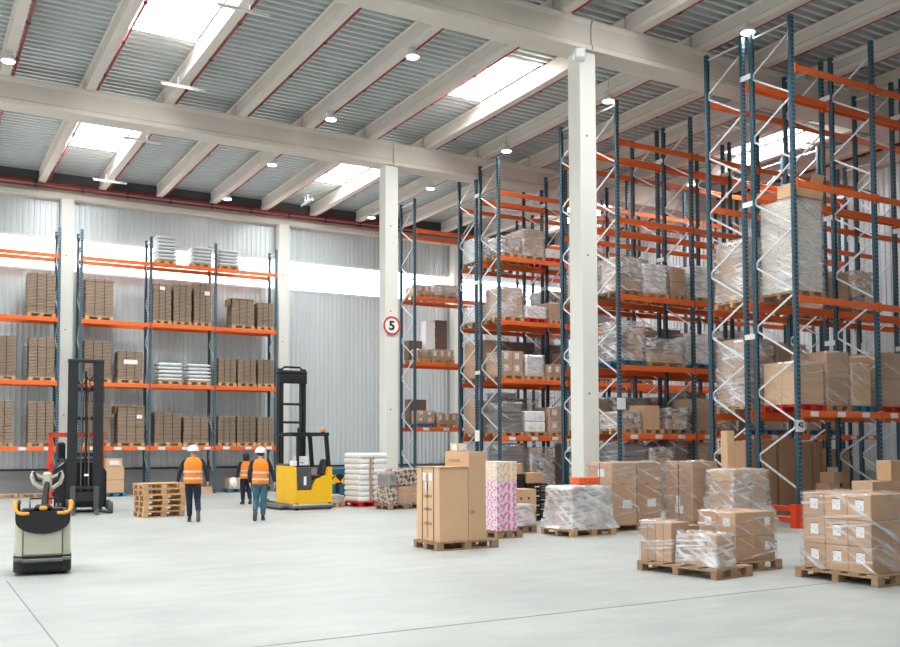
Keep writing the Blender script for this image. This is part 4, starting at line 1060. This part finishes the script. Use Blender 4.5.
# ------------------------------------------------------------------ near pallets
# P1: split load
o1, r1 = (9.43, 9.3), math.radians(7)
pallet('wooden pallet under the stepped load of tall and short cartons', (*o1, 0), r1, (.8, 1.4), 'woodg')
A = []
for j in range(2):
    x, y = at(o1, r1, .12, .86+j*.29)
    c = carton(('brown carton of the taller step on the split load, near one', 'brown carton of the taller step on the split load, far one')[j], (x, y, .144), (.4, .285, .56), r1, 'card', tape=None)
    if j == 0: on_box('shipping_label', 'label', c, '-y', (.4, .285, .56), .2, .42, .12, .08)
    MB().box(-.003, -.0005, .14, .146, 0, .56).build('strap', 'strap', c)
c = carton('short brown carton with rounded film top at the front of the split load', (*at(o1, r1, .14, .1), .144), (.34, .36, .43), r1, 'card')
MB().box(-.003, -.0005, .17, .182, 0, .43).build('strap', 'strap', c)
c = carton('brown carton between the short and tall steps of the split load', (*at(o1, r1, .2, .47), .144), (.28, .27, .41), r1, 'card')
c = carton('brown carton at the far side of the stepped load', (*at(o1, r1, .55, .88), .144), (.22, .55, .5), r1, 'card')
film('clear film over the taller step of the stepped load', .12, .52, .86, 1.43, .15, .71, (*o1, 0), r1, 'film', None, .0, rough=.012, seed=61, n=8)
film('loose clear film over the short cartons, spread on the pallet', .14, .48, .1, .76, .15, .585, (*o1, 0), r1, 'filmr', None, .03, rough=.015, seed=62, n=9)
# P2: two by two cartons
o2, r2 = (10.27, 9.75), math.radians(0)
pallet('wooden pallet under the square film-wrapped load of eight labelled cartons', (o2[0]+.02, o2[1]-.06, 0), r2, (.86, 1.2), 'woodg')
for i in range(2):
    for j in range(2):
        for k in range(2):
            c = carton(f"labelled brown carton of the square wrapped load, {('lower', 'upper')[k]}, {('near', 'far')[j]} row, {('left', 'right')[i]} side", (o2[0]+.02+i*.405, o2[1]+.02+j*.36, .144+k*.35), (.4, .355, .345), r2, 'card')
            if j == 0 and i == 1: on_box('shipping_label', 'label', c, '-y', (.4, .355, .345), .24, .2, .11, .12)
            if i == 0: on_box('shipping_label', 'label', c, '-x', (.4, .355, .345), .17, .2, .13, .12)
film('clear stretch film round the square load of eight labelled cartons', .02, .825, .02, .735, .15, .84, (*o2, 0), r2, 'film', None, .02, rough=.018, seed=63, n=10)
# right pallet: three by three labels
o3, r3 = (10.68, 7.78), math.radians(2)
pallet('wooden pallet under the big wrapped load with nine labels', (*o3, 0), r3, (.9, 1.25), 'woodg')
for j in range(3):
    for k in range(3):
        for i in range(2):
            u, v = .06+i*.405, .12+j*.345
            c = carton(f"brown carton of the nine-label load, {('bottom', 'middle', 'top')[k]} row, {('near', 'central', 'far')[j]} column, {('labelled side', 'hidden side')[i]}", (*at(o3, r3, u, v), .144+k*.34), (.4, .34, .335), r3, 'card')
            if i == 0: on_box('shipping_label', 'label', c, '-x', (.4, .34, .335), .16, .19, .12, .14); on_box('label_edge', 'strap', c, '-x', (.4, .34, .335), .16, .265, .12, .012, .004)
film('clear stretch film round the big load with nine labels', .06, .87, .12, 1.152, .15, 1.165, (*o3, 0), r3, 'film', None, .02, rough=.018, seed=64, n=11)

# ------------------------------------------------------------------ stack of empty pallets
o4, r4 = (5.33, 25.0), math.radians(6)
pp = pallet('empty wooden pallet lying lowest in the pallet stack by the walking man', (*o4, 0), r4, (1.1, .8), 'wood', 'empty pallet stack')
for k in range(1, 6):
    x, y = o4[0]+rnd.uniform(-.04, .04), o4[1]+rnd.uniform(-.03, .03)
    copy_tree(pp, (x, y, k*.1445), r4+rnd.uniform(-.02, .02), f"empty wooden pallet, {ORD[k]} from the floor in the pallet stack by the walking man")
# ------------------------------------------------------------------ vehicles
# stand-on pallet truck, seen from its blunt end; local x right, y away
t = thing('pallet_truck', 'cream and black stand-on pallet truck with orange grab handles', 'truck', (1.74, 14.6, 0), math.radians(-7)); t.scale = (.9, 1, 1)
def outline(w, d, r, n=6, y0=0.):
    """plan outline with rounded front corners"""
    p = []
    for k in range(n+1):
        a = PI+PI/2*k/n; p.append((-w+r+r*math.cos(a), y0+r+r*math.sin(a)))
    for k in range(n+1):
        a = -PI/2+PI/2*k/n; p.append((w-r+r*math.cos(a), y0+r+r*math.sin(a)))
    return p+[(w, y0+d), (-w, y0+d)]
MB().prism(outline(.425, .75, .12), .05, .27, 'z').build('skirt', 'blackp', t)
MB().cbox(-.28, .28, -.02, .06, .06, .16, .02).build('bumper_recess', 'blackr', t)
MB().cbox(-.30, .30, -.035, .03, .185, .235, .012).cbox(-.42, -.28, -.02, .06, .2, .25, .012).cbox(.28, .42, -.02, .06, .2, .25, .012).build('bumper_bar', 'steel', t)
m = MB(); m.prism(outline(.41, .68, .16, y0=.03), .272, .84, 'z')
m.build('cowl', 'cream', t)
m = MB(); m.cbox(-.285, .285, .008, .05, .285, .72, .012); m.build('front_panel', 'cream', t)
MB().box(-.292, -.285, .006, .05, .28, .75).box(.285, .292, .006, .05, .28, .75).build('panel_gap', 'strap', t)
m = MB()   # black dashboard hood, wide at the top and rounded at the lower edge
pl = [(-.40, .90), (.40, .90), (.40, .80)]+[(.40-.40*(k/10)*2 if 0 else .40*math.cos(PI*k/12), .78-.2*math.sin(PI*k/12)) for k in range(1, 12)]+[(-.40, .80)]
m.prism(pl, -.03, .12, 'y'); m.prism(outline(.405, .62, .15, y0=.0), .84, .9, 'z')
m.build('dashboard_hood', 'blackp', t)
for s in (-1, 1):
    MB().tube([(s*.2, -.05, .875), (s*.3, -.05, .872), (s*.37, -.01, .885), (s*.40, .06, .92), (s*.41, .1, 1.0), (s*.40, .13, 1.03)], [.022, .024, .028, .032, .04, .035], 12).build('grab_handle', 'amber', t)
    MB().tube([(s*.365, .13, .9), (s*.36, .14, 1.0), (s*.355, .2, 1.03)], .03, 10).build('handle_guard', 'blackp', t)
    MB().lathe([(.1, .9), (.1, .935), (.085, .935), (.08, .905)], 20, (s*.2, .25, 0)).build('cup_holder', 'greyp', t)
MB().cbox(-.06, .06, .02, .12, .9, .97, .02).build('control_button', 'amber', t)
MB().cbox(-.13, .13, .12, .36, .9, .98, .03).build('control_console', 'blackp', t)
MB().tube([(-.2, .42, .9), (-.2, .42, 1.06), (.22, .42, 1.06), (.22, .42, .9)], .014, 8).build('load_backrest_bar', 'black', t)
MB().tube([(.02, .36, .95), (.03, .46, 1.12), (.05, .56, 1.28)], [.06, .05, .045], 10).build('steering_column', 'blackp', t)
yk = MB(); c0 = Vector((.05, .57, 1.34))
pts = [(-.2, .11), (-.23, .04), (-.2, -.06), (-.1, -.13), (0, -.15), (.1, -.13), (.2, -.06), (.23, .04), (.2, .11)]
yk.tube([c0+Vector((x, .02*abs(x)*4, z)) for x, z in pts], .033, 10)
yk.cbox(c0.x-.07, c0.x+.07, c0.y-.04, c0.y+.04, c0.z-.15, c0.z+.1, .03)
yk.bar(c0+Vector((-.2, 0, .08)), c0+Vector((-.06, 0, .02)), .04, .04).bar(c0+Vector((.2, 0, .08)), c0+Vector((.06, 0, .02)), .04, .04)
yk.build('steering_yoke', 'creamy', t)
for s in (-1, 1):
    MB().tube([c0+Vector((s*.2, -.01, .1)), c0+Vector((s*.15, -.04, -.02)), c0+Vector((s*.08, -.045, -.03))], .022, 8).build('yoke_grip', 'blackp', t)
    MB().cbox(s*.2-.08, s*.2+.08, .75, 2.3, .06, .12, .02).build('fork', 'black', t)
    MB().lathe([(.1, -.05), (.12, -.04), (.12, .04), (.1, .05)], 18, (s*.34, .45, .12), Matrix.Rotation(PI/2, 3, 'Y')).build('wheel', 'blackr', t)
MB().cbox(-.38, .38, .7, 1.15, .1, .2, .02).build('step_platform', 'black', t)

# black reach truck; local -y towards the camera (its forks), x right
t = thing('reach_truck', 'black reach truck with tall mast and red-orange overhead guard', 'truck', (4.32, 27.55, 0), math.radians(-8))
for s in (-1, 1):
    m = MB(); m.prism([(s*.46, -.02), (s*.46, .2), (s*.2, .2), (s*.2, .14), (s*.36, .14), (s*.36, .04), (s*.24, .04), (s*.24, -.02)], .1, 4.18, 'z')
    m.build('mast_channel', 'black', t)
    m = MB(); m.prism([(s*.33, .05), (s*.33, .13), (s*.2, .13), (s*.2, .05)], .3, 4.1, 'z'); m.build('inner_mast', 'dark', t)
    MB().tube([(s*.1, .12, .4), (s*.1, .12, 4.0)], .022, 8).build('lift_chain', 'steel', t)
    MB().cbox(s*.3-.07, s*.3+.07, -.1, -.03, .08, .75, .01).build('fork_shank', 'greyp', t)
    m = MB(); m.prism([(-.1, .04), (-.95, .04), (-.95, .055), (-.1, .1)], s*.3-.055, s*.3+.055, 'x'); m.build('fork', 'steel', t)
    m = MB(); m.cbox(s*.62-.09, s*.62+.09, -.3, 1.2, .12, .3, .03); m.build('straddle_leg', 'black', t)
    MB().lathe([(.12, -.07), (.16, -.06), (.16, .06), (.12, .07)], 20, (s*.66, -.2, .16), Matrix.Rotation(PI/2, 3, 'Y')).build('wheel', 'greyp', t)
MB().cbox(-.47, .47, -.03, .21, 4.12, 4.22, .02).build('mast_head', 'black', t)
for z in (.62, 1.55, 2.55, 3.35): MB().cbox(-.42, .42, .15, .2, z, z+.1, .01).build('mast_crossbar', 'black', t)
MB().cbox(-.36, .36, -.05, .12, .32, .6, .02).cbox(-.33, .33, -.08, -.04, .66, .74, .01).build('fork_carriage', 'black', t)
MB().tube([(0, .16, .5), (.03, .16, 2.2), (0, .14, 3.9)], .035, 10).build('lift_cylinder', 'blackp', t)
for z, a in ((3.6, -.1), (3.75, .1), (3.45, .06)): MB().tube([(a-.1, .1, z), (a, .05, z-.12), (a+.12, .1, z+.05)], .025, 8).build('hydraulic_hose', 'blackr', t)
m = MB(); m.prism([(-.78, .14), (.58, .14), (.58, 1.12), (.4, 1.38), (-.5, 1.38), (-.78, 1.16)], .45, 1.9, 'y'); m.build('truck_body', 'black', t)
m = MB(); m.prism([(-.8, 1.18), (-.55, 1.4), (.45, 1.42), (.5, 1.5), (-.6, 1.48), (-.82, 1.26)], .4, 1.2, 'y'); m.build('cab_hood', 'greyp', t)
GX = .46
m = MB(); m.bar((-.88, .6, .25), (-.88, .6, 2.2), .12, .1).bar((-.88, .6, 2.15), (GX, .6, 2.15), .1, .12).bar((-.88, 1.8, 1.1), (-.88, 1.8, 2.2), .1, .1).bar((GX, 1.8, 1.1), (GX, 1.8, 2.2), .1, .1).bar((GX, .6, 1.1), (GX, .6, 2.2), .1, .1).bar((-.88, 1.8, 2.15), (GX, 1.8, 2.15), .1, .1).bar((-.88, .55, 2.15), (-.88, 1.85, 2.15), .1, .1).bar((GX, .55, 2.15), (GX, 1.85, 2.15), .1, .1)
for k in range(4): m.bar((-.6+k*.28, .6, 2.16), (-.6+k*.28, 1.8, 2.16), .04, .04)
m.build('overhead_guard', 'redor', t)
MB().cbox(-.72, -.5, 1.1, 1.25, 1.45, 1.95, .05).build('seat_back', 'blackp', t)
MB().cbox(-.74, -.45, .75, 1.1, 1.38, 1.5, .04).build('seat', 'blackp', t)
MB().cbox(-.98, -.86, .5, .56, 1.2, 1.38, .03).build('red_handle', 'signred', t)
MB().box(-.02, .1, -.085, -.081, 1.02, 1.08).build('data_plate', 'paper', t)

# yellow reach truck; local x right along the entry side, y away
t = thing('reach_truck', 'yellow reach truck with black mast and an empty driver seat', 'truck', (9.66, 25.62, 0), math.radians(2))
m = MB(); m.prism([(0, .16), (1.14, .16), (1.14, 1.22), (1.02, 1.22), (.98, .98), (.66, .86), (.56, .7), (.52, .56), (.06, .56), (.03, 1.2), (0, 1.24)], 0, .55, 'y')
m.build('side_panel', 'yellow', t)
m = MB(); m.prism([(.0, .16), (.5, .16), (.5, 1.2), (.45, 1.25), (0, 1.25)], .552, 1.45, 'y'); m.prism([(.5, .16), (1.14, .16), (1.14, .7), (.5, .7)], .552, 1.45, 'y')
m.build('truck_body', 'yellow', t)
MB().cbox(-.02, .55, .5, 1.4, 1.25, 1.3, .02).build('battery_cover', 'greyp', t)
m = MB(); m.cbox(-.12, 1.18, -.06, 1.5, .03, .17, .04).cbox(-.35, .05, .3, 2.4, .03, .14, .04).build('base_skirt', 'steel', t)
MB().cbox(.06, .52, .06, .5, .57, 1.22, .02).build('control_console', 'greyp', t)
MB().box(.28, .36, .05, .058, .7, .95).build('printed_label', 'paper', t)
MB().cbox(.42, .9, .1, .54, .72, .82, .03).cbox(.35, .86, .1, .54, .9, 1.0, .04).build('seat', 'blackp', t)
m = MB(); T = Matrix.Translation((.9, 0, .96)) @ Matrix.Rotation(.3, 4, 'Y'); m.cbox(-.06, .06, .12, .52, 0, .5, .05, T=T); m.build('seat_back', 'blackp', t)
MB().cbox(.12, .5, .18, .5, 1.22, 1.26, .01).build('armrest', 'blackp', t)
MB().tube([(.3, .3, 1.2), (.28, .3, 1.34)], .02, 8).lathe([(.1, 1.34), (.1, 1.36)], 16, (.28, .3, 0)).build('steering_knob', 'blackp', t)
T = Matrix.Translation((.02, .2, 1.27)) @ Matrix.Rotation(-.15, 4, 'X'); MB().box(0, .45, 0, .012, 0, .26, T=T).build('clipboard', 'label', t)
MB().cbox(-.02, .16, .1, .4, 1.25, 1.4, .02).build('white_box', 'paper', t)
m = MB()
m.bar((1.08, .12, 1.2), (1.0, .12, 2.14), .09, .12).bar((1.08, 1.3, 1.2), (1.0, 1.3, 2.14), .09, .12).bar((.12, .12, 1.24), (.12, .12, 2.14), .07, .07).bar((.12, 1.3, 1.24), (.12, 1.3, 2.14), .07, .07)
m.bar((-.05, .12, 2.16), (1.08, .12, 2.16), .1, .1).bar((-.05, 1.3, 2.16), (1.08, 1.3, 2.16), .1, .1).bar((1.02, .1, 2.16), (1.02, 1.32, 2.16), .1, .1).bar((.0, .1, 2.16), (.0, 1.32, 2.16), .1, .1)
for k in range(5): m.bar((.15+k*.18, .15, 2.17), (.15+k*.18, 1.3, 2.17), .035, .04)
m.build('overhead_guard', 'black', t)
MB().tube([(.22, .3, 1.3), (.22, .3, 2.3), (.3, .5, 2.32), (.42, .5, 2.3), (.42, .3, 1.3)], .04, 8).build('hose_loop', 'blackr', t)
MB().lathe([(.045, 2.21), (.06, 2.23)], 14, (.93, .2, 0)).build('beacon_base', 'black', t)
MB().lathe([(.055, 2.23), (.058, 2.3), (.045, 2.36), (.0, 2.37)], 14, (.93, .2, 0)).build('beacon', 'amber', t)
for x0, s in ((.12, 1), (.98, -1)):
    m = MB(); m.prism([(x0, 1.55), (x0+s*.1, 1.55), (x0+s*.1, 1.59), (x0+s*.05, 1.59), (x0+s*.05, 1.72), (x0+s*.1, 1.72), (x0+s*.1, 1.76), (x0, 1.76)], .1, 4.15, 'z'); m.build('mast_channel', 'black', t)
    m = MB(); m.prism([(x0+s*.07, 1.6), (x0+s*.16, 1.6), (x0+s*.16, 1.7), (x0+s*.07, 1.7)], .3, 4.1, 'z'); m.build('inner_mast', 'dark', t)
    m = MB(); m.cbox(x0-.08, x0+.08, 1.76, 2.6, .04, .16, .02); m.build('straddle_leg', 'black', t)
    MB().lathe([(.08, -.05), (.11, -.04), (.11, .04), (.08, .05)], 18, (x0, 2.5, .11), Matrix.Rotation(PI/2, 3, 'Y')).build('wheel', 'greyp', t)
MB().cbox(.08, 1.02, 1.52, 1.8, 3.98, 4.1, .03).cbox(.1, 1.0, 1.5, 1.56, 3.7, 3.98, .02).build('mast_head', 'black', t)
m = MB().tube([(.2, 1.6, 4.1), (.3, 1.6, 4.2), (.8, 1.6, 4.2), (.9, 1.6, 4.1)], .03, 8); m.build('hydraulic_hose', 'blackr', t)
for z in (2.5, 3.05): MB().cbox(.1, 1.0, 1.62, 1.68, z, z+.07, .01).build('mast_crossbar', 'black', t)
for s in (-1, 1):
    MB().lathe([(.08, -.03), (.1, -.02), (.1, .02), (.08, .03)], 16, (.55+s*.5, .0, .1), Matrix.Rotation(PI/2, 3, 'X')).build('wheel', 'blackr', t)

# ------------------------------------------------------------------ people
def skin(name, V, E, mat, parent=None, levels=2, root=0):
    me = bpy.data.meshes.new(name); me.from_pydata([v[:3] for v in V], E, []); me.materials.append(M[mat])
    o = link(name, me, parent); o.modifiers.new('skin', 'SKIN'); 
    if not me.skin_vertices: me.attributes.new  # layer is made by the modifier
    sv = me.skin_vertices[0].data
    for i, v in enumerate(V):
        r = v[3]; sv[i].radius = (r, v[4] if len(v) > 4 else r)
        sv[i].use_root = (i == root)
    o.modifiers['skin'].use_smooth_shade = True
    s = o.modifiers.new('sub', 'SUBSURF'); s.levels = levels; s.render_levels = levels
    return o
def lerp(a, b, t): return tuple(a[i]+(b[i]-a[i])*t for i in range(3))
def person(label, loc, rz, H, J, top, legs, hairmat, helmet, longhair=False, cuff=True):
    """J: joints in local metres (x right, y forward, z up): shL elL wrL ... hipL knL anL ..."""
    t = thing('person', label, 'person', loc, rz)
    neck, head = J['neck'], J['head']
    V, E = [], []
    def v(p, *r):
        V.append((*p, *r)); return len(V)-1
    def e(a, b): E.append((a, b)); return b
    pel = v((0, 0, .53*H), .125, .095); wa = e(pel, v((0, 0, .62*H), .12, .085)); ch = e(wa, v((0, 0, .74*H), .14, .1))
    nk = e(ch, v(neck, .055)); jw = e(nk, v(lerp(neck, head, .55), .066, .078)); hd = e(jw, v(head, .075, .092)); e(hd, v((head[0], head[1]-.01, head[2]+.08), .055, .07))
    f = Vector((math.sin(J.get('turn', 0))*-1, math.cos(J.get('turn', 0)), 0)); r_ = Vector((f.y, -f.x, 0))
    ns = v(tuple(Vector(head)+f*.098-Vector((0, 0, .015))), .012); E.append((hd, ns))
    for s in (-1, 1):
        er = v(tuple(Vector(head)+r_*s*.083), .016, .01); E.append((hd, er))
    for S_ in 'LR':
        s = -1 if S_ == 'L' else 1
        sh, el, wr, hn = J['sh'+S_], J['el'+S_], J['wr'+S_], J['hn'+S_]
        a = e(ch, v(sh, .055)); a = e(a, v(el, .042)); a = e(a, v(wr, .027)); pm = e(a, v(lerp(wr, hn, .5), .034, .02))
        d = (Vector(hn)-Vector(wr)).normalized(); fw = Vector((0, 1, 0)); 
        # four fingers and a thumb, slightly curled forward
        for q in range(4):
            off = fw*(q-1.5)*.02
            b = Vector(wr)+d*.085+off; ln = (.07, .08, .075, .058)[3-q]
            k1 = v(tuple(b), .0105); E.append((pm, k1)); k2 = e(k1, v(tuple(b+d*ln*.55+Vector((-s*.008, .004, 0))), .0095)); e(k2, v(tuple(b+d*ln*.95+Vector((-s*.026, .008, 0))), .0085))
        tb = Vector(wr)+d*.035+fw*.035; k1 = v(tuple(tb), .012); E.append((pm, k1)); e(k1, v(tuple(tb+d*.045+fw*.018+Vector((-s*.012, 0, 0))), .0105))
        hp, kn, an = J['hp'+S_], J['kn'+S_], J['an'+S_]
        a = e(pel, v(hp, .08)); a = e(a, v(kn, .052)); a = e(a, v(an, .036)); e(a, v(J['to'+S_], .032))
    skin('body', V, E, 'skin', t, 1)
    # trousers
    V, E = [], []
    pel = v((0, 0, .545*H), .165, .12); wt = e(pel, v((0, 0, .6*H), .155, .11))
    for S_ in 'LR':
        hp, kn, an = J['hp'+S_], J['kn'+S_], J['an'+S_]
        a = e(pel, v(hp, .118, .12)); a = e(a, v(lerp(hp, kn, .5), .104)); a = e(a, v(kn, .082)); a = e(a, v(lerp(kn, an, .4), .077)); e(a, v(lerp(kn, an, .97), .066))
    skin('trousers', V, E, legs, t, 2)
    # jacket: torso and sleeves
    V, E = [], []
    wa = v((0, 0, .545*H), .16, .118); c1 = e(wa, v((0, 0, .63*H), .158, .115)); ch = e(c1, v((0, -.01, .75*H), .17, .122)); e(ch, v(lerp(neck, (0, -.01, .8*H), .45), .085, .08))
    for S_ in 'LR':
        sh, el, wr = J['sh'+S_], J['el'+S_], J['wr'+S_]
        a = e(ch, v(sh, .075)); a = e(a, v(lerp(sh, el, .55), .062)); a = e(a, v(el, .056)); a = e(a, v(lerp(el, wr, .5), .05)); e(a, v(lerp(el, wr, .98), .042))
    skin('jacket', V, E, top, t, 2)
    # sleeveless vest as a closed loft round the torso, open at the sides under the arms
    rings = [(.50, .20, .142), (.54, .202, .146), (.60, .197, .144), (.66, .195, .144), (.72, .2, .148), (.76, .2, .15), (.79, .183, .14), (.815, .155, .12), (.835, .115, .1), (.845, .085, .088)]
    def loft(rs, g=0.):
        m = MB(); n = 28; vs = []
        for q, rx, ry in rs:
            for k in range(n):
                a = 2*PI*k/n; c, s = math.cos(a), math.sin(a)
                vs.append(((rx+g)*math.copysign(abs(c)**.75, c)*J.get('girth', 1), (ry+g)*math.copysign(abs(s)**.85, s)*J.get('girth', 1)-.008, q*H))
        fs = [(j*n+k, j*n+(k+1) % n, (j+1)*n+(k+1) % n, (j+1)*n+k) for j in range(len(rs)-1) for k in range(n)]
        return m.add(vs, fs, 0, True)
    o = loft(rings).build('vest', 'vest', t); so = o.modifiers.new('thick', 'SOLIDIFY'); so.thickness = .012; so.offset = -1
    for q in (.555, .645):
        rr = [(q, .2, .1455), (q+.028, .198, .1445)]
        o = loft(rr, .006).build('reflective_band', 'refl', t)
    for S_ in 'LR':
        an, to = Vector(J['an'+S_]), Vector(J['to'+S_]); d = (to-an); dn = d.normalized(); up = Vector((0, 0, 1)); up = (up-dn*up.dot(dn)).normalized(); sd = dn.cross(up)
        m = MB(); h0 = an-dn*.07
        sec = [(0, .034, .05), (.06, .042, .07), (.14, .04, .055), (.2, .046, .04), (.255, .04, .032), (.285, .02, .02)]
        vs = []; n = 12
        for dist, w, hh in sec:
            for k in range(n):
                a = 2*PI*k/n; vs.append(h0+dn*dist+sd*w*math.cos(a)+up*(hh*(math.sin(a)+1)-.068) if 1 else 0)
        fs = [(j*n+k, j*n+(k+1) % n, (j+1)*n+(k+1) % n, (j+1)*n+k) for j in range(len(sec)-1) for k in range(n)]+[tuple(range(n))[::-1], tuple(range((len(sec)-1)*n, len(sec)*n))]
        sh = m.add(vs, fs, 0, True).build('shoe', 'shoe', t)
        m = MB(); vs = []
        for z in (-.082, -.062):
            for dist, w in ((0, .03), (.03, .04), (.13, .04), (.21, .048), (.26, .042), (.288, .02)):
                vs += [h0+dn*dist+sd*w+up*z, h0+dn*dist-sd*w+up*z]
        fs = []
        for z in (0, 12):
            for k in range(5): fs.append((z+2*k, z+2*k+1, z+2*k+3, z+2*k+2))
        for k in range(5):
            for q in (0, 1): fs.append((2*k+q, 2*k+2+q, 14+2*k+q, 12+2*k+q))
        fs += [(0, 1, 13, 12), (10, 11, 23, 22)]
        m.add(vs, fs).build('sole', 'sole', sh)
    # hair
    hx, hy, hz = head
    m = MB()
    if longhair:
        m.lathe([(.04, hz-.2), (.075, hz-.16), (.1, hz-.05), (.104, hz+.04), (.085, hz+.1), (.03, hz+.13)], 18, (hx-f.x*.022, hy-f.y*.022, 0), sy=1.08)
    else:
        m.lathe([(.06, hz-.045), (.082, hz-.03), (.089, hz+.03), (.08, hz+.07)], 18, (hx-f.x*.018, hy-f.y*.018, 0), sy=1.12)
    m.build('hair', hairmat, t)
    if helmet: helmet_parts(t, Vector((hx, hy, hz+.035)))
    return t
def helmet_parts(parent, o):
    MB().lathe([(.128, 0), (.134, .012), (.132, .035), (.122, .075), (.1, .108), (.065, .13), (.02, .138)], 26, o, sy=1.15).build('helmet' if parent.get('category') == 'person' else 'helmet_shell', 'helmet', parent)
    h = parent.children[-1]
    MB().lathe([(.125, -.006), (.15, -.004), (.15, .006), (.13, .014)], 26, o+Vector((0, .022, 0)), sy=1.18).build('brim', 'helmet', h)
    MB().tube([o+Vector((0, y, z)) for y, z in ((-.13, .06), (-.09, .125), (0, .148), (.09, .125), (.13, .06))], .012, 8).build('ridge', 'helmet', h)
# older man, walking away; right heel lifted behind him
J = dict(neck=(0, .0, 1.565), head=(0, .03, 1.675), girth=1.13,
         shL=(-.205, 0, 1.47), elL=(-.31, -.02, 1.2), wrL=(-.355, .03, .95), hnL=(-.36, .05, .8),
         shR=(.205, 0, 1.47), elR=(.31, -.05, 1.2), wrR=(.345, -.02, .95), hnR=(.35, 0, .8),
         hpL=(-.095, 0, .93), knL=(-.085, .06, .52), anL=(-.075, .02, .09), toL=(-.085, .17, .045),
         hpR=(.1, 0, .93), knR=(.105, .05, .54), anR=(.125, -.26, .24), toR=(.135, -.2, .09))
person('older man in orange vest and white helmet walking away past the pallet stack', (6.1, 23.1, 0), math.radians(-14), 1.84, J, 'navy', 'navy', 'hairg', True)
J = dict(neck=(0, .0, 1.50), head=(0, .04, 1.625), girth=1.02,
         shL=(-.2, 0, 1.41), elL=(-.27, -.06, 1.15), wrL=(-.25, .06, .92), hnL=(-.24, .1, .78),
         shR=(.2, 0, 1.41), elR=(.29, -.03, 1.16), wrR=(.34, -.06, .92), hnR=(.35, -.05, .78),
         hpL=(-.095, 0, .9), knL=(-.1, .1, .52), anL=(-.13, -.2, .22), toL=(-.15, -.12, .07),
         hpR=(.095, 0, .9), knR=(.075, .05, .5), anR=(.06, .0, .09), toR=(.08, .14, .045))
person('man in orange vest, white helmet and pale teal jeans walking towards the yellow truck', (7.62, 22.6, 0), math.radians(-17), 1.78, J, 'navy', 'teal', 'hair', True)
J = dict(neck=(0.01, .0, 1.37), head=(-.005, .03, 1.485), girth=.9, turn=.5,
         shL=(-.175, 0, 1.27), elL=(-.25, -.04, 1.02), wrL=(-.27, .02, .83), hnL=(-.28, .05, .70),
         shR=(.175, 0, 1.27), elR=(.22, -.02, 1.03), wrR=(.24, .08, .84), hnR=(.24, .12, .71),
         hpL=(-.085, 0, .8), knL=(-.085, .06, .46), anL=(-.09, -.02, .09), toL=(-.13, .11, .045),
         hpR=(.085, 0, .8), knR=(.1, .1, .47), anR=(.13, -.1, .13), toR=(.12, -.0, .05))
WOMAN = (9.4, 29.3, 0)
person('dark-haired woman in orange vest walking away with a white helmet in hand', WOMAN, math.radians(-12), 1.6, J, 'navy', 'navy', 'hair', False, True)
c, s = math.cos(math.radians(-12)), math.sin(math.radians(-12)); lx, ly = -.35, .1
t = thing('hard_hat', 'white safety helmet held low in the hand of the dark-haired woman', 'helmet', (WOMAN[0]+lx*c-ly*s, WOMAN[1]+lx*s+ly*c, .66))
helmet_parts(t, Vector((0, 0, 0))); t.rotation_euler = (math.radians(70), 0, math.radians(20))

# ------------------------------------------------------------------ camera, light, colour
cd = bpy.data.cameras.new('camera'); cam = link('camera', cd); S.camera = cam
f, yaw, pit, py, roll = 951.243640, .521583202, .0442766843, 404.090589, -.00330259208
Fv = Vector((math.sin(yaw)*math.cos(pit), math.cos(yaw)*math.cos(pit), math.sin(pit)))
R0 = Vector((math.cos(yaw), -math.sin(yaw), 0)); U0 = R0.cross(Fv)
Rv = R0*math.cos(roll)+U0*math.sin(roll); Uv = Rv.cross(Fv)
cam.matrix_world = Matrix(((Rv.x, Uv.x, -Fv.x, 0), (Rv.y, Uv.y, -Fv.y, 0), (Rv.z, Uv.z, -Fv.z, 1.8), (0, 0, 0, 1)))
cd.sensor_width = 36; cd.lens = f/900*36; cd.shift_y = (py-323.5)/900; cd.clip_end = 200
w = bpy.data.worlds.new('world'); S.world = w; w.use_nodes = True
bg = w.node_tree.nodes['Background']; bg.inputs[0].default_value = (.93, .97, 1, 1); bg.inputs[1].default_value = WORLD
S.view_settings.view_transform = 'Standard'; S.view_settings.look = 'None'; S.view_settings.gamma = 1; S.view_settings.exposure = EXPO
S.view_settings.use_curve_mapping = False
S.cycles.use_denoising = True
S.cycles.max_bounces = 8; S.cycles.diffuse_bounces = 5; S.cycles.transparent_max_bounces = 16
S.cycles.sample_clamp_indirect = 8
